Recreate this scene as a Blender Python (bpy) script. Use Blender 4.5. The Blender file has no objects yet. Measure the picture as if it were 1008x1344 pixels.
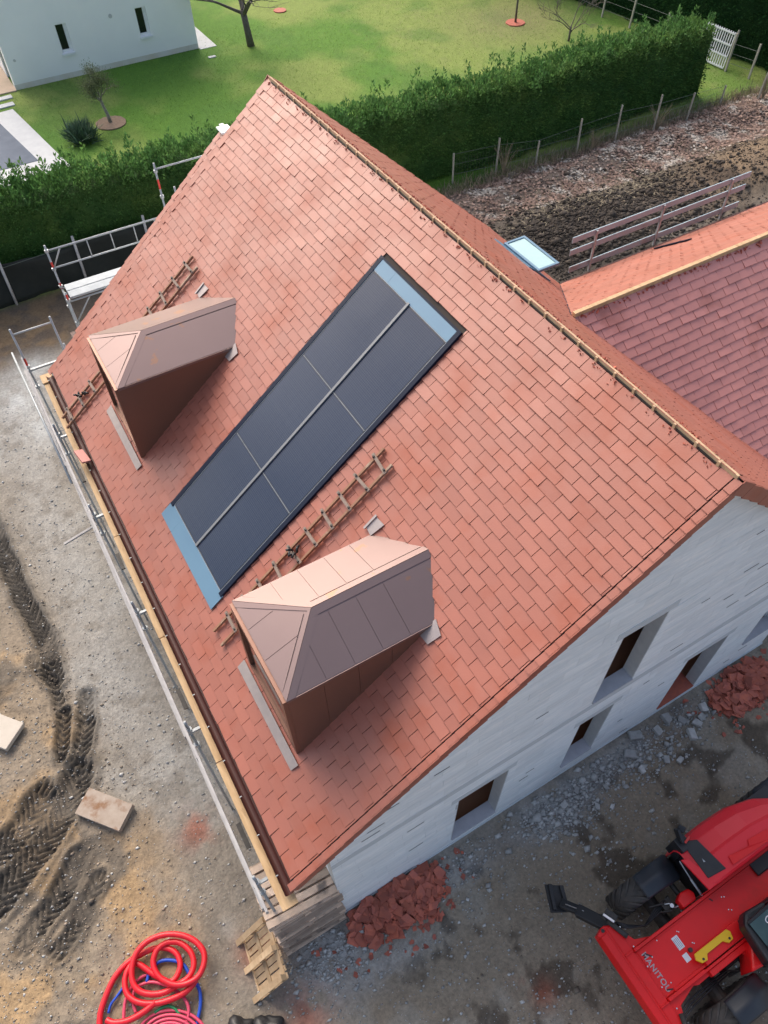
import bpy, math, random
import numpy as np
from mathutils import Matrix, Vector, Euler
R=math.radians
random.seed(7); rng=np.random.default_rng(7)
sc=bpy.context.scene
COL=sc.collection
# ------------------------------------------------------------------ camera, sky, sun, exposure
cam_d=bpy.data.cameras.new('camera'); cam=bpy.data.objects.new('camera',cam_d); COL.objects.link(cam)
def cam_matrix(pos,yaw,pitch,roll):
    cy,sy,cp,sp=math.cos(yaw),math.sin(yaw),math.cos(pitch),math.sin(pitch)
    f=Vector((sy*cp,cy*cp,-sp)); r=Vector((cy,-sy,0)); u=r.cross(f)
    cr,sr=math.cos(roll),math.sin(roll)
    r2=cr*r+sr*u; u2=-sr*r+cr*u
    m=Matrix(((r2.x,u2.x,-f.x,pos[0]),(r2.y,u2.y,-f.y,pos[1]),(r2.z,u2.z,-f.z,pos[2]),(0,0,0,1)))
    return m
cam.matrix_world=cam_matrix((-6.017,-2.712,15.344),R(29.548),R(51.74),R(-1.165))
cam_d.sensor_fit='VERTICAL'; cam_d.sensor_height=24.0; cam_d.lens=988.18/1344*24
cam_d.clip_start=0.1; cam_d.clip_end=1500
sc.camera=cam
CAMP=Vector((-6.017,-2.712,15.344))
world=bpy.data.worlds.new('World'); sc.world=world; world.use_nodes=True
wn=world.node_tree.nodes; wl=world.node_tree.links; wn.clear()
SUN_EL,SUN_AZ=R(42),R(0)      # azimuth clockwise from +Y
sky=wn.new('ShaderNodeTexSky'); sky.sky_type='NISHITA'; sky.sun_disc=False
sky.sun_elevation=SUN_EL; sky.sun_rotation=SUN_AZ; sky.dust_density=6.0; sky.air_density=1.0; sky.ozone_density=0.6
bg=wn.new('ShaderNodeBackground'); bg.inputs[1].default_value=0.15
wo=wn.new('ShaderNodeOutputWorld'); 
hsv=wn.new('ShaderNodeHueSaturation'); hsv.inputs['Saturation'].default_value=.85; wl.new(sky.outputs[0],hsv.inputs['Color'])
wtc=wn.new('ShaderNodeTexCoord'); wmp=wn.new('ShaderNodeMapping'); wmp.inputs['Scale'].default_value=(1.6,1.6,3.2); wl.new(wtc.outputs['Generated'],wmp.inputs[0])
wnz=wn.new('ShaderNodeTexNoise'); wnz.inputs['Scale'].default_value=1.7; wnz.inputs['Detail'].default_value=5; wl.new(wmp.outputs[0],wnz.inputs['Vector'])
wmr=wn.new('ShaderNodeMapRange'); wmr.inputs[1].default_value=.36; wmr.inputs[2].default_value=.64; wmr.inputs[3].default_value=.66; wmr.inputs[4].default_value=1.34; wl.new(wnz.outputs[0],wmr.inputs[0])
wmx=wn.new('ShaderNodeVectorMath'); wmx.operation='SCALE'; wl.new(hsv.outputs[0],wmx.inputs[0]); wl.new(wmr.outputs[0],wmx.inputs['Scale'])
wl.new(wmx.outputs[0],bg.inputs[0]); wl.new(bg.outputs[0],wo.inputs[0])
sun_d=bpy.data.lights.new('sun','SUN'); sun=bpy.data.objects.new('sun',sun_d); COL.objects.link(sun)
sun_d.energy=0.55; sun_d.angle=R(45); sun_d.color=(1,.93,.84)
sd=Vector((math.sin(SUN_AZ)*math.cos(SUN_EL),math.cos(SUN_AZ)*math.cos(SUN_EL),math.sin(SUN_EL)))
sun.rotation_euler=sd.to_track_quat('Z','Y').to_euler(); sun.location=(0,60,40)
sc.view_settings.view_transform='Standard'; sc.view_settings.look='None'
sc.view_settings.exposure=0.85; sc.view_settings.gamma=1; sc.view_settings.use_curve_mapping=False

# ------------------------------------------------------------------ materials
MATS={}
def mat(name,c1,c2=None,rough=.7,metal=0.,scale=4.,detail=6,bump=0.,bscale=40.,rnd=0.,stretch=None,spec=.5,
        c3=None,s3=.7,t3=(.55,.65),coat=0.,orand=0.,attr=None,rough2=None):
    if name in MATS: return MATS[name]
    m=bpy.data.materials.new(name); m.use_nodes=True; nt=m.node_tree; n=nt.nodes; l=nt.links
    b=n['Principled BSDF']; b.inputs['Roughness'].default_value=rough; b.inputs['Metallic'].default_value=metal
    b.inputs['Specular IOR Level'].default_value=spec; b.inputs['Coat Weight'].default_value=coat
    tc=n.new('ShaderNodeTexCoord'); geo=n.new('ShaderNodeNewGeometry')
    vec=geo.outputs['Position']
    if stretch:
        mp=n.new('ShaderNodeMapping'); mp.inputs['Scale'].default_value=stretch; l.new(vec,mp.inputs[0]); vec=mp.outputs[0]
    def noise(s,d=detail,r=.6):
        x=n.new('ShaderNodeTexNoise'); x.inputs['Scale'].default_value=s; x.inputs['Detail'].default_value=d; x.inputs['Roughness'].default_value=r
        l.new(vec,x.inputs['Vector']); return x.outputs[0]
    def ramp(src,a,bb):
        x=n.new('ShaderNodeMapRange'); x.inputs[1].default_value=a; x.inputs[2].default_value=bb; l.new(src,x.inputs[0]); return x.outputs[0]
    def mix(f,a,bb,mode='MIX'):
        x=n.new('ShaderNodeMix'); x.data_type='RGBA'; x.blend_type=mode
        if isinstance(f,float): x.inputs[0].default_value=f
        else: l.new(f,x.inputs[0])
        for i,v in ((6,a),(7,bb)):
            if isinstance(v,tuple): x.inputs[i].default_value=v if len(v)==4 else (*v,1)
            else: l.new(v,x.inputs[i])
        return x.outputs[2]
    if attr:
        at=n.new('ShaderNodeAttribute'); at.attribute_name=attr; base=at.outputs['Color']
        if c2: base=mix(ramp(noise(scale),.3,.7),mix(1.,base,tuple(c1),'MULTIPLY'),mix(1.,base,tuple(c2),'MULTIPLY'))
    else:
        base=mix(ramp(noise(scale),.32,.68),tuple(c1),tuple(c2 or c1))
    if c3: base=mix(ramp(noise(s3,4),t3[0],t3[1]),base,tuple(c3))
    if rnd or orand:
        if rnd:
            at2=n.new('ShaderNodeAttribute'); at2.attribute_name='rnd'; src=at2.outputs['Fac']; amt=rnd
        else:
            oi=n.new('ShaderNodeObjectInfo'); src=oi.outputs['Random']; amt=orand
        x=n.new('ShaderNodeMapRange'); x.inputs[3].default_value=1-amt; x.inputs[4].default_value=1+amt; l.new(src,x.inputs[0])
        hs=n.new('ShaderNodeHueSaturation'); l.new(x.outputs[0],hs.inputs['Value']); l.new(base,hs.inputs['Color']); base=hs.outputs[0]
    l.new(base,b.inputs['Base Color'])
    if rough2 is not None:
        x=n.new('ShaderNodeMapRange'); l.new(noise(scale*.6,4),x.inputs[0]); x.inputs[1].default_value=.35; x.inputs[2].default_value=.65
        x.inputs[3].default_value=rough; x.inputs[4].default_value=rough2; l.new(x.outputs[0],b.inputs['Roughness'])
    if name.endswith('foliage') or name in('grass_blades',):
        tr_=n.new('ShaderNodeBsdfTranslucent'); l.new(base,tr_.inputs['Color']); ms=n.new('ShaderNodeMixShader'); ms.inputs[0].default_value=.38
        l.new(b.outputs[0],ms.inputs[1]); l.new(tr_.outputs[0],ms.inputs[2]); l.new(ms.outputs[0],n['Material Output'].inputs[0])
    if bump:
        bp=n.new('ShaderNodeBump'); bp.inputs['Strength'].default_value=1; bp.inputs['Distance'].default_value=bump
        l.new(noise(bscale,5),bp.inputs['Height']); l.new(bp.outputs[0],b.inputs['Normal'])
    MATS[name]=m; return m
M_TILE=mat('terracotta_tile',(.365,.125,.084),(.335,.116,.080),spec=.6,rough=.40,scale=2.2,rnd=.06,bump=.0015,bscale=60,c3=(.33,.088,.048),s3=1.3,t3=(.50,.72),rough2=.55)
M_TILEW=mat('terracotta_shade_tone',(.56,.235,.20),(.50,.21,.185),rough=.5,scale=2.2,rnd=.09,bump=.0015,bscale=60,c3=(.33,.11,.08),s3=1.0,t3=(.55,.75))  # paler, pinker tile copy; tone of the wing's shaded near slope put into colour
M_SHARD=mat('broken_terracotta',(.48,.13,.075),(.34,.10,.075),rough=.75,scale=9,rnd=.3,orand=.0,bump=.002,bscale=50)
M_UNDER=mat('roof_underlay',(.05,.04,.035),rough=.9)
M_BLOCK=mat('pale_block',(.82,.865,.88),(.70,.755,.785),rough=.85,scale=1.6,stretch=(1.0,1.0,7.0),rnd=.05,bump=.003,bscale=9,c3=(.90,.92,.92),s3=2.2,t3=(.5,.7))
M_MORTAR=mat('mortar',(.50,.54,.56),(.42,.46,.49),rough=.95,scale=8)
M_BEAM=mat('ring_beam_concrete',(.52,.565,.59),(.60,.64,.665),rough=.9,scale=3,stretch=(1,1,5),bump=.002,bscale=20)
M_REVEAL=mat('reveal_concrete',(.48,.51,.525),(.56,.59,.60),rough=.9,scale=5,bump=.002,bscale=20)
M_SILL=mat('sill_concrete',(.50,.51,.55),(.42,.43,.47),rough=.8,scale=6)
M_WOODY=mat('fresh_timber',(.60,.42,.235),(.46,.30,.155),rough=.7,scale=5,stretch=(3,.6,3),c3=(.35,.2,.09),s3=3,t3=(.62,.72))
M_WOODG=mat('weathered_timber',(.62,.48,.37),(.46,.345,.26),rough=.85,scale=5,stretch=(1,1,1),rnd=.38,bump=.002,bscale=30,c3=(.17,.14,.12),s3=2.5,t3=(.58,.7))
M_WOODP=mat('pallet_timber',(.52,.385,.24),(.38,.265,.155),rough=.8,scale=6,rnd=.28,c3=(.25,.13,.06),s3=4,t3=(.62,.72))
M_RUNG=mat('ladder_rung',(.30,.23,.19),(.22,.17,.14),rough=.85,scale=8)
M_GBOARD=mat('grey_board',(.36,.47,.53),(.29,.38,.43),rough=.85,scale=4,stretch=(.4,1,1),c3=(.28,.30,.31),s3=2,t3=(.55,.65))
M_PSLAB=mat('cream_slab',(.56,.50,.43),(.50,.45,.38),rough=.85,scale=5)
M_RIDGEW=mat('ridge_timber',(.56,.40,.25),(.44,.30,.18),rough=.8,scale=7)
M_LADDER=mat('ladder_timber',(.33,.17,.10),(.25,.14,.09),rough=.8,scale=6,c3=(.40,.30,.22),s3=3,t3=(.55,.65))
M_CHALK=mat('bleached_timber',(.46,.45,.44),(.34,.33,.33),rough=.8,scale=6)
M_DORM=mat('bronze_sheet',(.25,.182,.172),(.238,.172,.163),rough=.42,metal=.75,scale=1.2,bump=.0006,bscale=6)
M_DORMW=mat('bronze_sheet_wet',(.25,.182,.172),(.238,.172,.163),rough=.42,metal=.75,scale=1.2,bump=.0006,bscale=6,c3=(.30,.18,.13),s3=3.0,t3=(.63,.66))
M_CHEEK=mat('bronze_cheek',(.21,.105,.072),(.195,.098,.068),rough=.42,metal=.35,scale=1.5,bump=.0006,bscale=5)
M_FLASH=mat('lead_flashing',(.42,.36,.34),(.36,.31,.30),rough=.45,metal=.5,scale=8,bump=.002,bscale=12)
M_GUT=mat('brown_gutter',(.075,.025,.02),(.06,.02,.017),rough=.5,spec=.3)
M_GALV=mat('galvanised_steel',(.40,.43,.45),(.32,.35,.37),rough=.5,metal=.3,scale=10)
M_REDPAINT=mat('red_band',(.55,.04,.03),rough=.5)
M_DECK=mat('aluminium_deck',(.36,.40,.43),(.28,.32,.35),rough=.6,metal=.1,scale=5)
M_BLUEF=mat('blue_grey_flashing',(.12,.235,.34),(.11,.215,.32),rough=.45,metal=.0,scale=1.5)
M_NAVY=mat('navy_trim',(.006,.012,.032),rough=.5,spec=.2)
M_RAIL=mat('panel_rail',(.20,.21,.22),rough=.5,metal=.2)
M_SEAM=mat('panel_seam',(.26,.30,.35),rough=.5)
M_BLACKP=mat('black_plastic',(.012,.013,.016),(.02,.021,.024),rough=.45,scale=5)
M_RED=mat('machine_red',(.80,.010,.012),(.72,.010,.012),rough=.38,scale=3,coat=.1,spec=.35,c3=(.55,.015,.012),s3=1.6,t3=(.55,.75),rough2=.5)
M_REDD=mat('machine_red_faded',(.80,.02,.035),(.76,.015,.025),rough=.42,scale=1.2,coat=.15,spec=.4)
M_YEL=mat('machine_yellow',(.80,.48,.01),rough=.45)
M_TYRE=mat('dusty_rubber',(.045,.042,.04),(.09,.08,.07),rough=.85,scale=7)
M_FEND=mat('fender_plastic',(.018,.022,.03),(.028,.032,.04),rough=.42,scale=4)
M_DARK=mat('oily_steel',(.02,.019,.018),(.05,.045,.04),rough=.6,scale=12)
M_CHROME=mat('bare_steel',(.6,.6,.62),rough=.25,metal=.9)
M_LET=mat('grey_lettering',(.42,.33,.35),rough=.6)
M_STICK=mat('white_sticker',(.72,.74,.78),rough=.5)
M_CGLASS=mat('cab_glass',(.03,.07,.075),(.05,.10,.10),rough=.08,scale=2)
M_HRED=mat('red_conduit',(.72,.012,.025),rough=.4)
M_HPINK=mat('pink_pipe',(.62,.06,.13),(.55,.05,.11),rough=.45,scale=8)
M_HBLUE=mat('blue_pipe',(.01,.07,.48),rough=.4)
M_HGREEN=mat('green_pipe',(.01,.22,.08),rough=.4)
M_STONE=mat('pale_rubble',(.47,.47,.46),(.33,.33,.32),rough=.9,scale=8,rnd=.3,bump=.004,bscale=25)
M_CLOD=mat('soil_clod',(.32,.26,.20),(.22,.18,.145),rough=.95,scale=7,rnd=.4,bump=.003,bscale=40)
M_CLODB=mat('brown_clod',(.17,.125,.085),(.10,.075,.055),rough=.95,scale=7,rnd=.4)
M_BLACKS=mat('black_clod',(.075,.060,.048),(.040,.032,.026),rough=.95,scale=7,rnd=.45)
M_LITTER=mat('dead_leaves',(.32,.22,.175),(.20,.13,.10),rough=.85,scale=3,rnd=.5,c3=(.42,.38,.33),s3=1.5,t3=(.5,.62))
M_STRAW=mat('dry_stems',(.32,.275,.19),(.22,.18,.12),rough=.9,scale=5,rnd=.3)
M_THUJA=mat('thuja_foliage',(.065,.165,.048),(.11,.225,.06),rough=.7,scale=1.1,rnd=.45,c3=(.18,.30,.08),s3=.9,t3=(.52,.78),spec=.25)
M_THUJB=mat('dark_hedge_foliage',(.026,.085,.028),(.045,.115,.034),rough=.8,scale=.9,rnd=.45,spec=.2)
M_OLIVE=mat('olive_foliage',(.09,.12,.055),(.14,.17,.09),rough=.7,scale=5,rnd=.4,spec=.3)
M_BARK=mat('grey_bark',(.16,.14,.12),(.10,.085,.07),rough=.9,scale=12,bump=.004,bscale=30)
M_BARKP=mat('pale_bark',(.34,.33,.29),(.20,.18,.15),rough=.9,scale=14)
M_YUCCA=mat('spiky_leaves',(.06,.11,.07),(.11,.17,.10),rough=.6,scale=5,rnd=.4)
M_GRASS=mat('grass_blades',(.13,.27,.035),(.22,.33,.07),rough=.8,scale=.5,rnd=.4,spec=.2)
M_RENDER=mat('white_render',(.88,.89,.89),(.84,.85,.855),rough=.9,scale=.8,bump=.002,bscale=80)
M_RENDERB=mat('stained_base',(.60,.56,.48),(.68,.68,.66),rough=.9,scale=1.5)
M_WHITE=mat('white_frame',(.78,.80,.82),rough=.4)
M_GLASS=mat('window_glass',(.010,.014,.016),rough=.06)
M_PALE=mat('pale_paving',(.55,.56,.56),(.48,.49,.50),rough=.8,scale=3,bump=.002,bscale=30)
M_BEIGE=mat('beige_patio',(.50,.38,.28),(.44,.34,.25),rough=.85,scale=3)
M_POOL=mat('slate_blue_deck',(.05,.075,.12),(.08,.11,.16),rough=.75,scale=2)
M_MULCH=mat('bark_mulch',(.30,.21,.15),(.22,.15,.10),rough=.95,scale=9,bump=.02,bscale=25)
M_NET=mat('black_netting',(.008,.012,.011),(.014,.018,.016),rough=.8,scale=4)
M_SKYGL=mat('pale_roof_glass',(.34,.52,.52),(.36,.55,.55),rough=.12,coat=.5)
M_BOARD=mat('muddy_board',(.42,.35,.29),(.33,.26,.205),rough=.85,scale=5,c3=(.24,.13,.07),s3=2.8,t3=(.52,.66),bump=.002,bscale=30)
M_WIRE=mat('thin_wire',(.13,.15,.13),rough=.6)
M_CONC=mat('fence_post_concrete',(.42,.40,.34),(.33,.31,.26),rough=.9,scale=9)
M_INT=mat('interior_brown',(.42,.24,.15),rough=.9)
M_INK=mat('print_ink',(.05,.05,.06),rough=.6)

def panel_mat():
    m=bpy.data.materials.new('solar_glass'); m.use_nodes=True; n=m.node_tree.nodes; l=m.node_tree.links; b=n['Principled BSDF']
    uvn=n.new('ShaderNodeUVMap'); uvn.uv_map='UVMap'
    def grid(sx,sy,w):
        br=n.new('ShaderNodeTexBrick'); br.offset=0; br.inputs['Scale'].default_value=1; br.inputs['Brick Width'].default_value=sx; br.inputs['Row Height'].default_value=sy
        br.inputs['Mortar Size'].default_value=w; br.inputs['Mortar Smooth'].default_value=.0
        br.inputs['Color1'].default_value=(0,0,0,1); br.inputs['Color2'].default_value=(0,0,0,1); br.inputs['Mortar'].default_value=(1,1,1,1)
        l.new(uvn.outputs[0],br.inputs['Vector']); return br.outputs['Color']
    g1=grid(.0345,.0345,.0022); g2=grid(.172,.088,.002)
    a=n.new('ShaderNodeMix'); a.data_type='RGBA'; a.inputs[6].default_value=(.010,.021,.052,1); a.inputs[7].default_value=(.040,.055,.085,1); l.new(g1,a.inputs[0])
    c=n.new('ShaderNodeMix'); c.data_type='RGBA'; c.inputs[7].default_value=(.022,.034,.062,1); l.new(a.outputs[2],c.inputs[6]); l.new(g2,c.inputs[0])
    l.new(c.outputs[2],b.inputs['Base Color'])
    g=n.new('ShaderNodeNewGeometry'); nz=n.new('ShaderNodeTexNoise'); nz.inputs['Scale'].default_value=1.3; nz.inputs['Detail'].default_value=3; l.new(g.outputs['Position'],nz.inputs['Vector'])
    mr=n.new('ShaderNodeMapRange'); mr.inputs[1].default_value=.3; mr.inputs[2].default_value=.7; mr.inputs[3].default_value=.07; mr.inputs[4].default_value=.22; l.new(nz.outputs[0],mr.inputs[0]); l.new(mr.outputs[0],b.inputs['Roughness'])
    b.inputs['Specular IOR Level'].default_value=.45
    return m
M_SOLAR=panel_mat()

# ------------------------------------------------------------------ helpers
def link_to(o,parent):
    COL.objects.link(o)
    if parent is not None:
        o.parent=parent; pm=Matrix.LocRotScale(parent.location,parent.rotation_euler,parent.scale)
        g=parent.parent
        if g is not None: pm=parent_world(parent)
        o.matrix_parent_inverse=pm.inverted()
def parent_world(p):
    loc=Matrix.LocRotScale(p.location,p.rotation_euler,p.scale)
    if p.parent is None: return loc
    return parent_world(p.parent)@p.matrix_parent_inverse@loc
def thing(name,label,cat,loc=(0,0,0),group=None):
    o=bpy.data.objects.new(name,None); o.empty_display_size=.2; COL.objects.link(o); o.location=loc
    o['label']=label; o['category']=cat
    if group: o['group']=group
    return o
def tag(o,label=None,cat=None,group=None,kind=None):
    if label: o['label']=label
    if cat: o['category']=cat
    if group: o['group']=group
    if kind: o['kind']=kind
    return o
class MB:
    def __init__(s): s.v=[]; s.f=[]; s.r=[]
    def add(s,vs,fs,r=.5):
        b=len(s.v); s.v+= [tuple(v) for v in vs]; s.f+=[tuple(i+b for i in f) for f in fs]; s.r+=[r]*len(fs); return s
    def box(s,lo,hi,r=.5,m=None):
        x0,y0,z0=lo; x1,y1,z1=hi
        vs=[(x0,y0,z0),(x1,y0,z0),(x1,y1,z0),(x0,y1,z0),(x0,y0,z1),(x1,y0,z1),(x1,y1,z1),(x0,y1,z1)]
        if m is not None: vs=[m@Vector(v) for v in vs]
        return s.add(vs,[(0,3,2,1),(4,5,6,7),(0,1,5,4),(1,2,6,5),(2,3,7,6),(3,0,4,7)],r)
    def prism(s,pts,off,r=.5):   # planar polygon extruded by vector
        n=len(pts); off=Vector(off); vs=[Vector(p) for p in pts]+[Vector(p)+off for p in pts]
        fs=[tuple(range(n))[::-1],tuple(range(n,2*n))]+[(i,(i+1)%n,(i+1)%n+n,i+n) for i in range(n)]
        return s.add(vs,fs,r)
    def tube(s,pts,rad,n=8,r=.5,cap=True,closed=False):
        pts=[Vector(p) for p in pts]; rad=rad if isinstance(rad,(list,tuple)) else [rad]*len(pts)
        b=[]; up=None
        for i,p in enumerate(pts):
            a=pts[max(i-1,0)]; c=pts[min(i+1,len(pts)-1)]
            if closed: a=pts[i-1]; c=pts[(i+1)%len(pts)]
            t=(c-a).normalized()
            if up is None: up=Vector((0,0,1)) if abs(t.z)<.9 else Vector((1,0,0))
            x=t.cross(up).normalized(); y=x.cross(t).normalized(); up=y
            b.append([p+rad[i]*(math.cos(2*math.pi*k/n)*x+math.sin(2*math.pi*k/n)*y) for k in range(n)])
        vs=[v for ring in b for v in ring]; fs=[]; m=len(pts)
        for i in range(m if closed else m-1):
            j=(i+1)%m
            for k in range(n): fs.append((i*n+k,i*n+(k+1)%n,j*n+(k+1)%n,j*n+k))
        if cap and not closed: fs+= [tuple(range(n))[::-1],tuple((m-1)*n+k for k in range(n))]
        return s.add(vs,fs,r)
    def bar(s,a,b,w,h,up=(0,0,1),r=.5):   # rectangular bar between two points
        a=Vector(a); b=Vector(b); t=(b-a).normalized(); up=Vector(up); x=t.cross(up).normalized(); y=x.cross(t).normalized()
        vs=[p+sx*x*w/2+sy*y*h/2 for p in (a,b) for sx,sy in ((-1,-1),(1,-1),(1,1),(-1,1))]
        return s.add(vs,[(0,1,2,3),(7,6,5,4),(0,4,5,1),(1,5,6,2),(2,6,7,3),(3,7,4,0)],r)
    def build(s,name,m,parent=None,smooth=False,bevel=0,origin=None,matrix=None):
        me=bpy.data.meshes.new(name); 
        vs=s.v
        me.from_pydata([tuple(v) for v in vs],[],s.f); me.update()
        at=me.attributes.new('rnd','FLOAT','FACE'); at.data.foreach_set('value',s.r)
        if m: me.materials.append(m)
        if smooth:
            me.polygons.foreach_set('use_smooth',[True]*len(me.polygons))
        o=bpy.data.objects.new(name,me); link_to(o,parent)
        if matrix is not None: o.matrix_basis=matrix
        if bevel:
            bm=o.modifiers.new('bevel','BEVEL'); bm.width=bevel; bm.segments=2; bm.limit_method='ANGLE'
        return o
def npmesh(name,v,f,m,parent=None,rnd=None,smooth=False,col=None):
    """v (n,3), f (k,4) or (k,3)"""
    me=bpy.data.meshes.new(name); k=f.shape[1]
    me.vertices.add(len(v)); me.vertices.foreach_set('co',v.astype(np.float32).ravel())
    me.loops.add(f.size); me.loops.foreach_set('vertex_index',f.astype(np.int32).ravel())
    me.polygons.add(len(f)); me.polygons.foreach_set('loop_start',np.arange(0,f.size,k,dtype=np.int32))
    me.update(calc_edges=True)
    if rnd is not None:
        at=me.attributes.new('rnd','FLOAT','FACE'); at.data.foreach_set('value',rnd.astype(np.float32))
    if col is not None:
        at=me.attributes.new('soil','FLOAT_COLOR','POINT'); at.data.foreach_set('color',col.astype(np.float32).ravel())
    if smooth: me.polygons.foreach_set('use_smooth',np.ones(len(f),bool))
    me.materials.append(m)
    o=bpy.data.objects.new(name,me); link_to(o,parent); return o
def lattice(seed):
    g=np.random.default_rng(seed).random((256,256))
    def f(x,y):
        xi=np.floor(x).astype(int); yi=np.floor(y).astype(int); fx=x-xi; fy=y-yi
        fx=fx*fx*(3-2*fx); fy=fy*fy*(3-2*fy); a=g[xi%256,yi%256]; b=g[(xi+1)%256,yi%256]; c=g[xi%256,(yi+1)%256]; d=g[(xi+1)%256,(yi+1)%256]
        return (a*(1-fx)+b*fx)*(1-fy)+(c*(1-fx)+d*fx)*fy
    return f
def fbm(seed,x,y,s,o=4,g=.5):
    f=lattice(seed); t=0; a=1; n=0
    for i in range(o):
        t=t+a*f(x*s+i*17.3,y*s+i*9.1); n+=a; a*=g; s*=2.03
    return t/n
def sstep(a,b,x): t=np.clip((x-a)/(b-a),0,1); return t*t*(3-2*t)
def seg_dist(x,y,pts):
    """distance to polyline, arclength, signed side"""
    D=np.full(x.shape,1e9); S=np.zeros(x.shape); Q=np.zeros(x.shape); s0=0
    for (ax,ay),(bx,by) in zip(pts[:-1],pts[1:]):
        dx,dy=bx-ax,by-ay; L=math.hypot(dx,dy); t=np.clip(((x-ax)*dx+(y-ay)*dy)/L/L,0,1)
        px,py=x-ax-t*dx,y-ay-t*dy; d=np.hypot(px,py); side=(dx*(y-ay)-dy*(x-ax))/L
        k=d<D; D=np.where(k,d,D); S=np.where(k,s0+t*L,S); Q=np.where(k,side,Q); s0+=L
    return D,S,Q

# ------------------------------------------------------------------ ground
TRACKS=[([(-9.15,14.0),(-8.95,12.6),(-8.86,11.2),(-8.80,9.9),(-8.62,8.6),(-8.72,7.5)],.20,1.),
        ([(-9.05,8.2),(-8.75,7.4),(-8.8,6.6)],.12,.7),
        ([(-8.22,6.75),(-8.42,6.15),(-8.75,5.45)],.17,.9),
        ([(-8.72,6.6),(-8.95,6.0),(-9.05,5.7)],.14,.9),
        ([(-8.85,5.15),(-9.35,4.55),(-10.0,4.05),(-10.9,3.55)],.30,1.),
        ([(-9.6,5.1),(-10.2,4.6),(-11.,4.3)],.26,1.),
        ([(-9.35,3.55),(-9.9,3.0),(-10.6,2.6)],.20,.9),
        ([(-10.0,10.2),(-9.9,8.9),(-10.05,7.9)],.14,.7),
        ([(-9.1,3.0),(-9.6,2.45),(-10.1,2.2)],.15,.6)]
def grid_axis(segs):
    a=[segs[0][0]]
    for s,e,h in segs:
        n=max(1,int(round((e-s)/h))); a+=list(s+(e-s)*np.arange(1,n+1)/n)
    return np.array(a)
gx=grid_axis([(-300,-60,40),(-60,-20,4),(-20,-12,.5),(-12,-6,.035),(-6,6,.06),(6,36,.14),(36,60,2),(60,300,40)])
gy=grid_axis([(-300,-40,40),(-40,-10,3),(-10,-6,.3),(-6,1,.05),(1,8,.035),(8,14,.06),(14,21.5,.08),(21.5,44,.2),(44,70,3),(70,300,40)])
def ground_fields(X,Y):
    h=.05*(fbm(1,X,Y,.35,3)-.5)+.035*(fbm(2,X,Y,1.6,4)-.5)+.022*(fbm(3,X,Y,7,3)-.5)
    edge=19.75+.35*(fbm(20,X,Y,.5,2)-.5)+0*X
    lawn=np.where(X<3,sstep(21.6,22.2,Y),sstep(-.1,.25,Y-edge))
    # rough churned soil left
    rough=sstep(-7.9,-9.0,X)*sstep(9.5,7.5,Y)+.5*sstep(-8.2,-8.8,X)
    rough=np.clip(rough,0,1)*(1-lawn)
    h=h+rough*(.10*(fbm(4,X,Y,2.2,5,.6)-.5)+.05*(np.abs(fbm(5,X*.7+Y*.5,Y-X*.5,3.5,4)-.5)))
    wet=np.zeros(X.shape)
    for pts,w,k in TRACKS:
        D,S,Q=seg_dist(X,Y,pts)
        Dn=D+.10*(fbm(6,X,Y,3,3)-.5)
        prof=sstep(w*1.25,w*.8,Dn)
        berm=np.exp(-((Dn-w*1.35)/(w*.28))**2)
        lug=np.sin((S+np.abs(Q)*1.15)*2*math.pi/.155+5*fbm(7,X,Y,1.6,3))
        lug=np.clip(lug*2.2,-1,1)
        brk=sstep(.30,.5,fbm(8,X,Y,1.7,3))
        h=h-k*prof*.055+k*berm*.05*brk+k*prof*brk*lug*.034*(.5+fbm(38,X,Y,4,3))
        wet=np.maximum(wet,k*prof*(.7+.3*brk)*(.8-.2*lug)+.35*berm)
    # back yard
    back=sstep(11,14,Y)*sstep(5,9,X)*(1-lawn)
    h=h+back*(.25*(fbm(9,X,Y,.5,3)-.4)+.12*(fbm(10,X,Y,1.8,4)-.5))
    heap=np.exp(-(((X-21.5)/3.6)**2+((Y-14.6)/2.0)**2))
    h=h+1.0*heap*(1+.35*(fbm(11,X,Y,1.2,4)-.5))+.35*np.exp(-(((X-13)/3)**2+((Y-15.2)/1.6)**2))*(1+.6*(fbm(12,X,Y,1.5,4)-.5))
    lip=np.exp(-((Y-edge+.9)/.7)**2)*sstep(8,10,X); h=h+.22*lip
    lb=sstep(17.5,19,Y)*sstep(21.8,20.5,Y)*sstep(0,-3,X); h=h+lb*.25*(fbm(13,X,Y,1.1,4)-.35)
    h=h*(1-.75*lawn)+.05*lawn
    return h,lawn,rough,wet,back,heap,edge
X,Y=np.meshgrid(gx,gy,indexing='ij')
H,LAWN,ROUGH,WET,BACK,HEAP,EDGE=ground_fields(X,Y)
house_in=(X>-5.9)&(X<6)&(Y>-.05)&(Y<14.2)
near_wall=sstep(-6.7,-6.2,X)*sstep(-.5,0,Y)
H=np.where(np.hypot(np.maximum(0,np.maximum(-5.6-X,X-6)),np.maximum(0,np.maximum(.1-Y,Y-14)))<.25,np.minimum(H,.0)-.0,H)
def C(*c): return np.array(c)
def mixc(a,b,f): return a*(1-f[...,None])+b*f[...,None]
n1=fbm(30,X,Y,.45,5); n2=fbm(31,X,Y,2.5,5,.6); n3=fbm(32,X,Y,.22,3); n4=fbm(33,X,Y,1.1,4); n5=fbm(34,X,Y,6,3,.6)
col=np.broadcast_to(C(.245,.218,.182),X.shape+(3,)).copy()
col=mixc(col,C(.33,.32,.298),sstep(.42,.62,n1)*.8)
col=mixc(col,C(.36,.355,.34),np.exp(-((X+7.5)/.8)**2)*sstep(3,6,Y)*sstep(19,17,Y)*(.4+.5*n4))
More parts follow.
